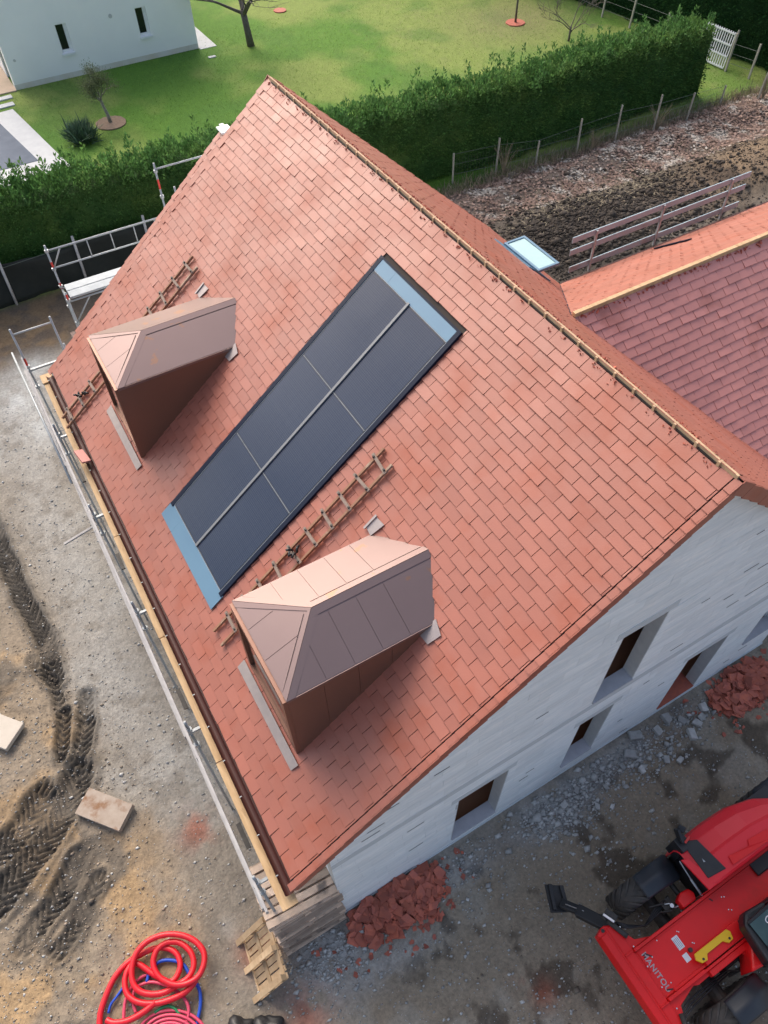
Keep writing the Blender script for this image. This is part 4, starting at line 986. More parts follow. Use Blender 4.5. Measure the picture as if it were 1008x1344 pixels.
# ------------------------------------------------------------------ concrete chunks
def chunk(x,y,s,label,mt=M_STONE,flat=.6,ang=0,kind=None):
    q=MB(); v=[];
    for sx in (-1,1):
        for sy in (-1,1):
            for sz in (0,1): v.append(Vector((sx*s*.5*random.uniform(.65,1.1),sy*s*.36*random.uniform(.65,1.1),sz*s*flat*random.uniform(.7,1.)))) 
    M=Matrix.Translation((x,y,gz(x,y)-.01))@Matrix.Rotation(ang or random.random()*3,4,'Z')
    v=[M@p for p in v]; q.add(v,[(0,1,3,2),(4,6,7,5),(0,4,5,1),(2,3,7,6),(1,5,7,3),(0,2,6,4)],random.random())
    o=q.build('concrete_chunk',mt,None,bevel=s*.06); tag(o,label,'rubble','pale block chunks along the gable wall'); return o
GR='pale block chunk lying in the rubble along the foot of the gable wall'
for (x,y,s) in ((1.05,-.28,.26),(1.42,-.05,.30),(1.05,-.65,.16),(1.85,-.9,.17),(1.62,-.75,.18),(1.9,-.2,.22),(2.25,-.1,.24),(2.5,-.30,.20),(2.45,-.62,.26),(2.72,-.5,.2),(2.9,-.45,.2),(3.1,-.3,.22),(.75,-.4,.14),(.55,-.75,.12),(.2,-.55,.13),(-.2,-.75,.14),(-.35,-.3,.15),(-.75,-.4,.16),(.05,-.9,.12),(-1.2,-.3,.13)):
    chunk(x,y,s,GR)

# ------------------------------------------------------------------ boards on the dirt
m=MB(); M=Matrix.Translation((-8.60,4.13,gz(-8.6,4.1)+.05))@Matrix.Rotation(R(-50),4,'Z')@Matrix.Rotation(R(3),4,'X'); m.box((-.50,-.265,0),(.50,.265,.045),.5,M); m.box((-.49,-.26,.047),(.495,.26,.095),.5,M); m.box((-.50,-.265,.097),(.50,.26,.145),.5,M)
o=m.build('board_stack',M_BOARD,None,bevel=.006); tag(o,'muddy pale slab of boards lying alone beside the wheel ruts','board')
m=MB(); M=Matrix.Translation((-10.05,6.95,gz(-10.05,6.95)+.03))@Matrix.Rotation(R(-50),4,'Z'); m.box((-.5,-.35,0),(.5,.26,.12),.5,M)
o=m.build('pale_slab',M_PSLAB,None,bevel=.01); tag(o,'pale clean slab cut by the left edge of the picture','board')

# ------------------------------------------------------------------ hoses
ex_=Vector((.87,-.493,0)); ey_=Vector((.493,.87,0)); HO=Vector((-8.47,.79,0))
def hpath(loops,z0,dz,seg=40):
    pts=[]; tot=0
    for (cx,cy,rx,ry,a0,a1) in loops:
        n=max(6,int(abs(a1-a0)/360*seg))
        for k in range(n):
            a=R(a0+(a1-a0)*k/n); pts.append((cx+rx*math.cos(a),cy+ry*math.sin(a)))
    P=[]
    for i,(a,b) in enumerate(pts):
        p=HO+ex_*a+ey_*b; P.append(Vector((p.x,p.y,z0+dz*i/len(pts))))
    for _ in range(4):
        P=[P[0]]+[(P[i-1]+P[i]*2+P[i+1])/4 for i in range(1,len(P)-1)]+[P[-1]]
    return P
def resample(P,step):
    out=[P[0]]; acc=0
    for a,b in zip(P[:-1],P[1:]):
        L=(b-a).length; t=step-acc
        while t<=L: out.append(a.lerp(b,t/L)); t+=step
        acc=(acc+L)%step if L else acc
        acc=L-(t-step) if True else acc
    return out
def hose(name,P,r,mt,label,corr=True):
    Q=resample(P,.011 if corr else .03)
    rad=[r*(1+(.07 if i%2 else -.07)) if corr else r for i in range(len(Q))]
    q=MB(); q.tube(Q,rad,12); o=q.build(name,mt,None,smooth=True); tag(o,label,'hose'); return o
u=1/66/3.733    # metres per zoom pixel
def LP(cx,cy,rx,ry,a0,a1): return ((cx-470)*u,-(cy-300)*u*1.08,rx*u,ry*u*1.08,a0,a1)
P=hpath([LP(480,225,160,112,200,-100),LP(470,235,165,120,-100,-180),LP(430,270,150,120,180,400),LP(500,225,105,90,40,-60),LP(450,300,190,112,-60,-200),LP(500,250,135,130,-200,-330) if False else LP(470,300,200,120,-200,-160)],.06,.10)
# big outer ring and inner rings of red conduit
red=[]
red+= [(130,560),(128,480),(150,400),(190,310),(250,240),(330,190),(400,165),(460,170),(500,200),(515,250),(500,300),(470,330)]
red2=[(470,330),(430,320),(395,280),(385,225),(410,170),(460,140),(520,145),(570,190),(585,250),(560,310),(500,350),(430,385),(350,385),(300,350),(285,280),(305,200),(360,140),(440,108),(520,108),(590,135),(635,185),(640,245),(610,310),(550,345),(490,348),(440,325)]
red3=[(440,325),(380,290),(300,240),(262,270),(248,330),(265,390),(320,425),(400,430),(480,410),(550,375),(600,320)]
red4=[(400,425),(340,470),(270,505),(200,515),(160,500)]
def curve(pts,z0,z1):
    P=[]; N=len(pts)
    for i in range(N-1):
        p0=pts[max(i-1,0)];p1=pts[i];p2=pts[i+1];p3=pts[min(i+2,N-1)]
        for k in range(8):
            t=k/8; f=lambda a,b,c,d:.5*((2*b)+(-a+c)*t+(2*a-5*b+4*c-d)*t*t+(-a+3*b-3*c+d)*t**3)
            x=f(p0[0],p1[0],p2[0],p3[0]); y=f(p0[1],p1[1],p2[1],p3[1]); p=HO+(x-470)*Vector((.0031,-.0018,0))+(300-y)*Vector((.0011,.0030,0)); P.append(Vector((p.x,p.y,z0+(z1-z0)*(i+t)/(N-1))))
    return P
hose('conduit_coil',curve(red+red2[1:],.07,.30),.050,M_HRED,'loose coil of thick bright red ribbed conduit on the dirt')
hose('conduit_coil',curve(red3,.12,.22),.050,M_HRED,'lower loop of bright red ribbed conduit under the red coil')
hose('conduit_end',curve(red4,.20,.10),.050,M_HRED,'cut end of red ribbed conduit pointing left below the coil')
hose('water_pipe',curve([(350,330),(365,275),(410,232),(470,225),(525,245),(560,300),(600,360),(605,430),(590,500),(575,570)],.10,.06),.030,M_HBLUE,'blue pipe looping under the red coil',corr=False)
hose('water_pipe',curve([(165,470),(175,430),(205,390),(240,340)],.05,.05),.022,M_HBLUE,'short visible run of blue pipe left of the red coil',corr=False)
for i,(dx,rr_) in enumerate(((0,1.0),(0,.84),(0,.69),(0,.55),(0,.42))):
    pts=[(470+165*rr_*math.cos(a),590+130*rr_*math.sin(a)) for a in np.linspace(0,2*math.pi,15)]
    hose('pink_pipe_ring',curve(pts,.10+.035*i,.10+.035*i),.026,M_HPINK,['outermost','second','third','fourth','innermost'][i]+' ring of the pink pipe coil at the bottom edge',corr=False)
hose('pink_pipe',curve([(240,500),(245,420),(275,350),(330,300),(390,290)],.07,.08),.028,M_HPINK,'pink pipe arching behind the red coil on its left',corr=False)
hose('pink_pipe',curve([(300,470),(285,420),(295,360),(360,330),(430,340),(490,370),(540,420),(550,480),(520,560)],.09,.12),.028,M_HPINK,'pink pipe wound inside the red coil',corr=False)
hose('green_pipe',curve([(390,470),(420,450),(460,440),(500,470),(520,530)],.12,.10),.026,M_HGREEN,'short green pipe peeping out under the red coil',corr=False)
# black sacks at the bottom edge
def lumpy(name,c,r,mt,label,cat,sc_=(1,1,.7)):
    import bmesh
    bm=bmesh.new(); bmesh.ops.create_icosphere(bm,subdivisions=4,radius=1)
    for v in bm.verts:
        n_=v.co.normalized(); f=1+.10*math.sin(5*n_.x+c[0]*3)+.08*math.sin(7*n_.y+2*n_.z)+.03*math.sin(19*n_.x+13*n_.y); v.co=Vector((n_.x*sc_[0],n_.y*sc_[1],max(n_.z*sc_[2],-.25)))*r*f
    me=bpy.data.meshes.new(name); bm.to_mesh(me); bm.free(); me.materials.append(mt); me.polygons.foreach_set('use_smooth',[True]*len(me.polygons))
    o=bpy.data.objects.new(name,me); COL.objects.link(o); o.location=c; tag(o,label,cat)
lumpy('rubble_sack',(-7.78,-.58,.10),.26,M_BLACKP,'left black rubble sack at the bottom edge of the picture','sack')
lumpy('rubble_sack',(-7.38,-.82,.12),.28,M_BLACKP,'right black rubble sack at the bottom edge of the picture','sack')
# ------------------------------------------------------------------ telehandler
T=thing('telehandler','red telehandler with black stabiliser foot parked in the lower right corner','telehandler',(.6,-3.35,0))
def part(name,mt,fn,parent=T,bev=.0,smooth=False,label=None):
    q=MB(); fn(q); o=q.build(name,mt,parent,bevel=bev,smooth=smooth)
    if label: o['label']=label
    return o
def pboxes(*bs): 
    def f(q):
        for lo,hi in bs: q.box(lo,hi)
    return f
chs=part('chassis',M_RED,pboxes(((-1.64,-3.74,1.08),(3.4,-3.01,1.13)),((-1.64,-3.005,.98),(3.4,-2.955,1.24)),((-1.64,-3.80,.98),(-.86,-3.745,1.24)),((-.86,-3.80,.98),(.16,-3.76,1.235)),((-1.2,-3.6,.55),(3.2,-3.1,1.075)),((.2,-3.80,.98),(3.4,-3.745,1.24))),bev=.008)
part('crossbeam',M_RED,lambda q:(q.prism([(-1.98,-4.95,.86),(-1.95,-4.95,1.10),(-1.80,-4.95,1.17),(-1.645,-4.95,1.17),(-1.645,-4.95,.80)],(0,2.45,0))),bev=.010)
part('crossbeam_lip',M_RED,pboxes(((-1.845,-4.95,1.172),(-1.825,-2.5,1.20)),((-1.82,-2.98,1.172),(-1.66,-2.96,1.225)),((-1.82,-3.80,1.172),(-1.66,-3.78,1.225))),bev=.003)
part('gusset',M_RED,lambda q:q.prism([(-1.643,-2.952,1.0),(-1.643,-2.56,1.0),(-1.50,-2.86,1.0),(-1.25,-2.952,1.0)],(0,0,.13)),bev=.008)
part('gusset',M_RED,lambda q:q.prism([(-1.643,-3.802,1.0),(-1.643,-4.25,1.0),(-1.50,-3.93,1.0),(-1.2,-3.85,1.0),(-1.0,-3.802,1.0)],(0,0,.13)),bev=.008)
part('gusset',M_RED,lambda q:q.prism([(-1.2,-3.803,1.0),(-.55,-3.803,1.0),(-.62,-3.86,1.0),(-1.05,-3.87,1.0)],(0,0,.12)),bev=.005)
part('pan_flange',M_RED,lambda q:(q.box((-1.60,-3.35,1.132),(-1.585,-3.02,1.15)),q.box((-1.45,-3.742,1.132),(2.4,-3.70,1.17)),q.box((-1.2,-3.04,1.132),(2.4,-3.012,1.155))),bev=.003)
# boom support box with yellow locking bar
part('side_box',M_RED,pboxes(((-.80,-3.90,1.06),(.10,-3.805,1.20)),((-.78,-3.74,1.133),(.12,-3.50,1.235))),bev=.012)
def yb(q):
    pts=[(-.86,-3.50),(-.16,-3.50),(-.12,-3.56),(-.16,-3.66),(-.26,-3.67),(-.33,-3.60),(-.68,-3.60),(-.74,-3.67),(-.84,-3.66),(-.90,-3.58)]
    q.prism([(a,b-.01,1.245) for a,b in pts[::-1]],(0,0,.045))
part('locking_bar',M_YEL,yb,bev=.006,label='yellow locking bar with two bolt holes')
for x in (-.79,-.21): part('bar_bolt',M_DARK,lambda q:q.tube([(x,-3.635,1.28),(x,-3.635,1.298)],.020,10))
part('sticker',M_STICK,pboxes(((-1.13,-3.38,1.1315),(-.98,-3.26,1.1335))) if False else (lambda q:q.box((-.98,-3.36,1.1315),(-.86,-3.16,1.1335))),label='larger white sticker on the red pan')
part('sticker',M_STICK,lambda q:q.box((-1.0,-3.55,1.1315),(-.90,-3.43,1.1335)),label='smaller white sticker on the red pan')
for i in range(4):
    part('sticker_text_line',M_INK,lambda q:q.box((-.972+.028*i,-3.345,1.1340),(-.966+.028*i,-3.19,1.1342)))
part('filler_cap',M_DARK,lambda q:q.tube([(-.83,-3.44,1.13),(-.83,-3.44,1.18)],.035,12))
for (x,y) in ((-.82,-3.13),(-.80,-3.15),(-.72,-3.38),(-.70,-3.40),(-1.43,-3.2),(-1.42,-3.62),(.2,-3.13),(.24,-3.15),(.16,-3.33),(.20,-3.36),(-1.2,-3.06)):
    part('bolt_head',M_CHROME,lambda q:q.tube([(x,y,1.13),(x,y,1.14)],.010,8))
for (a,b) in (((-1.50,-3.10),(-1.42,-3.20)),((-1.55,-3.66),(-1.45,-3.70)),((.0,-3.04),(.03,-3.10))):
    part('slot',M_BLACKP,lambda q:q.bar((a[0],a[1],1.134),(b[0],b[1],1.134),.02,.004))
# lettering
cu=bpy.data.curves.new('lettering','FONT'); cu.body='MANITOU'; cu.size=.125; cu.extrude=.0015; cu.align_x='CENTER'; cu.align_y='CENTER'; cu.space_character=1.12
cu.offset=.003
to=bpy.data.objects.new('lettering',cu); COL.objects.link(to)
dg=bpy.context.evaluated_depsgraph_get(); me=bpy.data.meshes.new_from_object(to.evaluated_get(dg)); bpy.data.objects.remove(to)
me.materials.append(M_LET); lo=bpy.data.objects.new('lettering',me); link_to(lo,T)
lo.matrix_basis=Matrix(((0,1,0,-1.52),(-1,0,0,-3.39),(0,0,1,1.1335),(0,0,0,1)))
lo['label']='grey MANITOU lettering on the front of the red pan'
# pins and cylinders of the stabilisers
for ys in (1,-1):
    yc=-2.72 if ys>0 else -4.05
    part('stabiliser_cylinder',M_DARK,lambda q:(q.tube([(-1.60,yc-.05*ys,1.22),(-1.73,yc+.30*ys,1.20)],.045,10),q.tube([(-1.73,yc+.30*ys,1.20),(-1.76,yc+.42*ys,1.19)],.025,10)),smooth=True)
    part('steel_cap',M_CHROME,lambda q:q.bar((-1.66,yc+.16*ys+.06,1.27),(-1.74,yc+.36*ys+.05,1.25),.045,.03),bev=.01)
    part('cap_plate',M_DARK,lambda q:q.bar((-1.58,yc+.18*ys+.06,1.24),(-1.66,yc+.38*ys+.05,1.22),.10,.02),bev=.01)
arm=part('stabiliser_arm',M_BLACKP,lambda q:(q.bar((-1.62,-2.62,.98),(-1.92,-2.02,.70),.20,.16),q.bar((-1.90,-2.04,.72),(-2.05,-1.78,.55),.15,.12)),bev=.02)
part('foot_pad',M_BLACKP,lambda q:(q.prism([(-2.27,-1.80,.40),(-1.98,-1.96,.40),(-1.82,-1.56,.40),(-2.08,-1.38,.40)],(0,0,.05)),q.prism([(-2.22,-1.79,.45),(-2.16,-1.83,.45),(-1.98,-1.45,.45),(-2.04,-1.41,.45)],(0,0,.07)),q.prism([(-2.04,-1.93,.45),(-1.98,-1.96,.45),(-1.82,-1.57,.45),(-1.88,-1.53,.45)],(0,0,.07))),parent=arm,bev=.01)
part('hose_line',M_CHROME,lambda q:q.tube([(-2.02,-1.84,.66),(-1.86,-2.1,.82)],.012,6),parent=arm)
part('pivot_lug',M_RED,lambda q:q.prism([(-2.0,-2.50,.90),(-1.83,-2.44,.90),(-1.70,-2.50,.90),(-1.70,-2.56,.90),(-1.98,-2.56,.90)],(0,0,.26)),bev=.02)
part('pivot_pin',M_DARK,lambda q:q.tube([(-1.88,-2.50,1.16),(-1.88,-2.50,1.175)],.03,12))
# hydraulic clutter and axle
part('axle',M_DARK,lambda q:(q.tube([(-.72,-2.15,.62),(-.72,-4.55,.62)],.13,12),q.box((-.95,-3.6,.45),(-.5,-3.1,.85)),q.tube([(-.3,-2.3,.9),(-.3,-2.95,.9)],.05,8)))
part('valve_block',M_DARK,lambda q:(q.box((-.72,-2.84,.80),(-.52,-2.66,1.02)),q.box((-.80,-2.78,.82),(-.74,-2.66,.95)),q.tube([(-.9,-2.62,.95),(-.70,-2.70,1.05),(-.5,-2.66,.95)],.02,8),q.tube([(-.85,-2.75,.95),(-.65,-2.86,1.08),(-.4,-2.8,.9)],.018,8)),bev=.01)
part('fitting',M_CHROME,lambda q:(q.tube([(-.60,-2.80,1.03),(-.60,-2.80,1.10)],.035,10),q.tube([(-.56,-2.84,1.03),(-.50,-2.86,1.08)],.02,8),q.tube([(-.66,-2.72,1.02),(-.60,-2.76,1.09)],.016,8)))
part('red_bracket',M_RED,lambda q:q.prism([(-.50,-2.94,1.02),(-.22,-2.94,1.02),(-.17,-2.84,1.02),(-.22,-2.74,1.02),(-.38,-2.72,1.02),(-.50,-2.78,1.02)],(0,0,.20)),bev=.03)
part('rear_hydraulics',M_DARK,lambda q:(q.tube([(-.5,-3.95,.75),(.4,-3.92,.95)],.035,8),q.tube([(-.4,-4.05,.7),(.3,-4.15,.9)],.03,8),q.tube([(-.55,-3.9,.85),(-.2,-4.1,.8),(.1,-3.95,.95)],.015,6),q.box((-.05,-4.15,.6),(.25,-3.9,.8))))
part('hook_ring',M_CHROME,lambda q:q.tube([(-.06+.03*math.cos(a),-3.93+.03*math.sin(a),1.12) for a in np.linspace(0,5.5,10)],.008,6))
part('red_hook',M_RED,lambda q:q.bar((-.12,-3.90,1.12),(-.02,-3.98,1.12),.05,.04),bev=.005)
for k in range(4):
    part('hydraulic_hose',M_BLACKP,lambda q:q.tube([(-1.58,-2.60+.03*k,1.10),(-1.42,-2.70+.02*k,1.06-.02*k),(-1.15,-2.80,1.0-.03*k),(-.85,-2.78+.03*k,.98),(-.70,-2.74+.02*k,.98)],.013,6),smooth=True)
for k in range(3):
    part('hydraulic_hose',M_BLACKP,lambda q:q.tube([(-1.55,-4.0-.04*k,1.12),(-1.3,-3.95-.05*k,1.0),(-.9,-3.95-.04*k,.95),(-.45,-3.96-.03*k,.9)],.013,6),smooth=True)
for k in range(7):
    part('rivet',M_CHROME,lambda q:q.tube([(-1.60,-2.60-.33*k,1.168),(-1.60,-2.60-.33*k,1.180)],.012,8))
# wheels
def wheel(cx,cy,out,r=.62,w=.42):
    wroot=bpy.data.objects.new('wheel',None); link_to(wroot,T)
    q=MB(); n=48; prof=[(-w/2,.34),(-w/2,r*.82),(-w/2+.04,r*.93),(-w*.25,r*.965),(0,r*.975),(w*.25,r*.965),(w/2-.04,r*.93),(w/2,r*.82),(w/2,.34)]
    vs=[];fs=[]
    for k in range(n):
        a=2*math.pi*k/n
        for (yy,rr) in prof: vs.append((cx+rr*math.cos(a),cy+yy,.62+rr*math.sin(a)))
    m_=len(prof)
    for k in range(n):
        for j in range(m_-1): fs.append((k*m_+j,k*m_+j+1,((k+1)%n)*m_+j+1,((k+1)%n)*m_+j))
        fs.append((k*m_+m_-1,k*m_,((k+1)%n)*m_,((k+1)%n)*m_+m_-1))
    q.add(vs,fs); tyre=q.build('tyre',M_TYRE,wroot,smooth=True)
    q=MB(); NL=22
    for side in (-1,1):
        for k in range(NL):
            a0=2*math.pi*(k+(.5 if side>0 else 0))/NL; 
            sec=[]
            for j in range(6):
                t=j/5; yy=side*(.02+t*(w/2-.015)); a=a0-(t**.8)*.42; rb=r*.955-(.05 if t>.9 else 0.0); rt=r*1.0+ (.0 if t<.8 else -.03*(t-.8)/.2); hw=.026/r+.008*t
                for (aa,rr) in ((a-hw,rb),(a-hw*.75,rt),(a+hw*.75,rt),(a+hw,rb)): sec.append((cx+rr*math.cos(aa),cy+yy,.62+rr*math.sin(aa)))
            fs=[(0,1,2,3),(23,22,21,20)]
            for j in range(5):
                for i2 in range(4): b=j*4; fs.append((b+i2,b+(i2+1)%4,b+4+(i2+1)%4,b+4+i2))
            q.add(sec,fs)
    q.build('tread_lugs',M_TYRE,tyre) if False else tag(q.build('tread_lugs',M_TYRE,wroot),kind='stuff')
    q=MB(); q.tube([(cx,cy-.15,.62),(cx,cy+.15,.62)],.335,24); q.build('rim',M_RED,wroot)
    return wroot
def fender(x0,x1,yc,w,cx,r=.72):
    q=MB(); vs=[];fs=[]; n=14; a0,a1=math.acos((x0-cx)/r),math.acos(max(-1,min(1,(x1-cx)/r))); prof=[(-w/2,-.10),(-w/2,-.01),(-w/2+.04,.03),(-w*.12,.045),(0,.075),(w*.12,.045),(w/2-.04,.03),(w/2,-.01),(w/2,-.10)]
    for k in range(n+1):
        a=a0+(a1-a0)*k/n
        tp=1-.12*(1-k/n)
        for (yy,h) in prof: vs.append((cx+(r+h)*math.cos(a),yc+yy*tp,.62+(r+h)*math.sin(a)*1.0))
    m_=len(prof)
    for k in range(n):
        for j in range(m_-1): fs.append((k*m_+j,(k+1)*m_+j,(k+1)*m_+j+1,k*m_+j+1))
    q.add(vs,fs); o=q.build('fender',M_FEND,T,smooth=True); sm=o.modifiers.new('solid','SOLIDIFY'); sm.thickness=.02
for cx in (-.72,2.35):
    for cy in (-2.32,-4.42): wheel(cx,cy,1)
fender(-.95,-.15,-2.33,.46,-.72); fender(-.95,-.15,-4.42,.46,-.72); fender(1.95,2.95,-2.33,.46,2.35)
# hood (engine cover)
def hood(q):
    secs=[(-.12,-2.94,-2.18,1.66,0.10),(.10,-2.95,-2.10,1.74,.14),(.6,-2.95,-2.08,1.84,.18),(1.1,-2.95,-2.10,1.88,.2),(1.6,-2.95,-2.22,1.88,.2),(1.95,-2.95,-2.40,1.84,.2),(2.2,-2.95,-2.55,1.74,.15)]
    pts=[]
    for (x,ya,yb,zt,rr) in secs:
        pts+= [(x,ya,.9),(x,ya,zt-.03),(x,ya+.05,zt),(x,(ya+yb)/2-.05,zt+.01),(x,(ya+yb)/2,zt-.015),(x,yb-rr,zt-.05),(x,yb-.04,zt-.05-rr*.6),(x,yb,zt-.12-rr),(x,yb+.02,.95)]
    fs=[]; k=9
    for i in range(len(secs)-1):
        for j in range(k-1): fs.append((i*k+j,(i+1)*k+j,(i+1)*k+j+1,i*k+j+1))
    fs.append(tuple((len(secs)-1)*k+j for j in range(k)))
    q.add(pts,fs)
hd=part('engine_hood',M_REDD,hood,smooth=False,bev=.02)
sm=hd.modifiers.new('solid','SOLIDIFY'); sm.thickness=.012
part('hood_recess',M_RED,lambda q:q.prism([(.42,-2.86,1.845),(1.3,-2.9,1.905),(1.3,-2.74,1.905),(.9,-2.70,1.89),(.85,-2.78,1.885),(.45,-2.72,1.845)],(0,0,.012)),bev=.004,label='raised panel on the hood')
part('front_grille',M_BLACKP,lambda q:(q.prism([(-.03,-2.80,1.70),(.30,-2.84,1.78),(.22,-2.26,1.77),(.0,-2.14,1.68)],(0,0,.025)),q.box((-.10,-2.30,1.2),(.12,-2.06,1.72))),bev=.03,label='black grille opening in the hood')
part('grille_glint',M_GALV,lambda q:q.bar((.08,-2.55,1.752),(.16,-2.58,1.758),.06,.01)) 
part('mirror',M_BLACKP,lambda q:(q.bar((-.02,-2.16,1.74),(.02,-1.96,1.84),.05,.16),q.bar((.06,-2.02,1.80),(.14,-1.98,1.86),.12,.05)),bev=.015)
part('tail_light',M_REDPAINT,lambda q:q.bar((.0,-2.20,1.80),(.14,-2.16,1.80),.04,.02),bev=.008)
part('front_strip',M_REDD,lambda q:q.prism([(-.19,-2.36,1.62),(-.08,-2.40,1.64),(.06,-2.93,1.66),(-.12,-2.945,1.62)],(0,0,.05)),bev=.012)
part('gas_strut',M_GALV,lambda q:(q.tube([(-.20,-2.36,1.6),(-.12,-2.90,1.25)],.012,8),q.tube([(-.155,-2.66,1.40),(-.10,-2.94,1.22)],.022,8)),smooth=True)
part('engine_bay',M_BLACKP,lambda q:q.box((-.04,-2.92,.7),(2.1,-2.2,1.5)))
# cab
part('cab_body',M_RED,lambda q:(q.prism([(-.30,-4.15,.85),(2.2,-4.5,.85),(2.2,-3.82,.85),(.0,-3.82,.85)],(0,0,.55))),bev=.04)
part('cab_cowl',M_BLACKP,lambda q:(q.prism([(-.12,-4.18,1.42),(.32,-4.42,1.42),(.5,-3.50,1.42),(.10,-3.46,1.42),(-.05,-3.60,1.42)],(0,0,.30)),q.box((.1,-3.74,1.135),(2.4,-3.52,1.60))),bev=.05)
part('windscreen',M_CGLASS,lambda q:q.prism([(.04,-3.62,1.74),(.04,-4.14,1.74),(.50,-4.30,2.22),(.50,-3.58,2.22)],(-.02,0,.02)),label='green tinted cab windscreen')
part('cab_frame',M_BLACKP,lambda q:(q.bar((.02,-3.60,1.74),(.50,-3.55,2.24),.05,.06),q.bar((.02,-4.17,1.74),(.50,-4.33,2.24),.05,.06),q.box((.48,-4.35,2.2),(1.7,-3.52,2.28)),q.box((.5,-4.33,1.4),(1.7,-3.54,2.2))),bev=.015)
part('screen_emblem',M_STICK,lambda q:q.tube([(.24+.05*math.cos(a),-3.72+.05*math.sin(a),2.0+.05*math.cos(a)) for a in np.linspace(0,6.283,18)],.009,6,closed=False))
part('vent_box',M_BLACKP,lambda q:q.box((.98,-3.22,1.132),(1.5,-2.99,1.19)),bev=.02)
part('wiper',M_BLACKP,lambda q:q.bar((.0,-4.0,1.80),(.3,-3.75,2.05),.02,.02))
part('rear_chassis_pod',M_DARK,pboxes(((.3,-4.3,.45),(1.7,-3.85,.84)),((.3,-2.9,.45),(1.7,-2.3,.9))))

# ------------------------------------------------------------------ hedges
def hedge(name,label,line,zt,half,m,dens,size,seed,plume=0):
    t=thing(name,label,'hedge',(line[0][0],line[0][1],0)); 
    rs=np.random.default_rng(seed); P=[];D=[]; cv=[];cf=[]
    tot=0; segs=[]
    for (a,b) in zip(line[:-1],line[1:]): L=math.dist(a,b); segs.append((a,b,L,tot)); tot+=L
    n=int(tot*(2*zt[0]+2*half)*dens)
    s=rs.random(n)*tot; xs=np.zeros(n);ys=np.zeros(n);tx=np.zeros(n);ty=np.zeros(n)
    for a,b,L,o in segs:
        k=(s>=o)&(s<=o+L); f=(s[k]-o)/L; xs[k]=a[0]+(b[0]-a[0])*f; ys[k]=a[1]+(b[1]-a[1])*f; tx[k]=(b[0]-a[0])/L; ty[k]=(b[1]-a[1])/L
    hgt=zt[0]+(zt[1]-zt[0])*s/tot
    nxn,nyn=ty,-tx       # outward normal on the near side
    q=rs.random(n)*(2*1.0+ .9); 
    # cross-section: near side, top, far side
    sec=np.where(q<1.35,0,np.where(q<2.25,1,2))
    u_=rs.random(n)
    bulge=.28*(fbm(seed+5,s[None],(u_*3)[None],.9,4)[0]-.5)*2
    crown=.30*(fbm(seed+6,s[None],np.zeros((1,n)),1.1,3)[0]-.3)+.16*np.abs(np.sin(s*math.pi/.75))
    hh_=hgt+crown*1.6
    off=np.where(sec==0,half*(1-.18*u_**2)+bulge,np.where(sec==1,(u_*2-1)*half*.85,-half+bulge*.6))
    zz=np.where(sec==1,hh_+.10*(rs.random(n)-.5)-.35*np.abs(off/half)**2*.5,u_*hh_*.98)
    depth=-rs.random(n)**2*.30
    odx=np.where(sec==0,nxn,np.where(sec==2,-nxn,nxn*off/half*.4)); ody=np.where(sec==0,nyn,np.where(sec==2,-nyn,nyn*off/half*.4)); odz=np.where(sec==1,1.,.35)
    P=np.stack([xs+nxn*off+odx*depth,ys+nyn*off+ody*depth,zz+np.where(sec==1,depth,0)],-1)
    D=np.stack([odx,ody,odz],-1)
    global rng
    # plumes rising from the top
    npl=int(tot*plume); PP=[];DD=[]
    for _ in range(npl):
        s_=rs.random()*tot; a,b,L,o=[g for g in segs if g[3]<=s_][-1]; f=(s_-o)/L; x=a[0]+(b[0]-a[0])*f; y=a[1]+(b[1]-a[1])*f; tx_,ty_=(b[0]-a[0])/L,(b[1]-a[1])/L
        o2=rs.uniform(-.8,.95)*half; h_=zt[0]+(zt[1]-zt[0])*s_/tot; hp=rs.uniform(.35,1.0)**1.3*1.25; rr=rs.uniform(.12,.28); n_=int(60*hp)
        u2=rs.random(n_); an=rs.random(n_)*6.283; ra=rr*(1-u2)**.8
        lean=np.array([ty_*o2*.25,-tx_*o2*.25])
        PP.append(np.stack([x+ty_*o2+lean[0]*u2+np.cos(an)*ra,y-tx_*o2+lean[1]*u2+np.sin(an)*ra,h_-.35+u2*hp],-1)); DD.append(np.stack([np.cos(an)*.8,np.sin(an)*.8,.5+.7*u2],-1))
    if npl: P=np.concatenate([P]+PP); D=np.concatenate([D]+DD); n=len(P)
    keep=rng; rng=rs
    leaf_cards('foliage',P,rs.uniform(.6,1.35,n)*size,m,tilt=.5,parent=t,asp=.42,outd=D); rng=keep
    # core
    ns=int(tot/.5); vs=[];fs=[]
    for i in range(ns+1):
        s_=min(tot*i/ns,tot-1e-6); a,b,L,o=[g for g in segs if g[3]<=s_][-1]; f=(s_-o)/L; x=a[0]+(b[0]-a[0])*f; y=a[1]+(b[1]-a[1])*f; txx,tyy=(b[0]-a[0])/L,(b[1]-a[1])/L
        h_=zt[0]+(zt[1]-zt[0])*s_/tot
        for (o2,z2) in ((half-.18,-.05),(half-.22,h_*.5),(half-.35,h_-.15),(0,h_-.05),(-half+.35,h_-.15),(-half+.2,-.05)):
            j=random.uniform(-.06,.06); vs.append((x+tyy*(o2+j),y-txx*(o2+j),z2+j))
    for i in range(ns):
        for j in range(5): fs.append((i*6+j,(i+1)*6+j,(i+1)*6+j+1,i*6+j+1))
    fs+= [tuple(range(6)),tuple(ns*6+j for j in range(6))[::-1]]
    q_=MB(); q_.add(vs,fs,.2); q_.build('inner_growth',m,t)
    return t
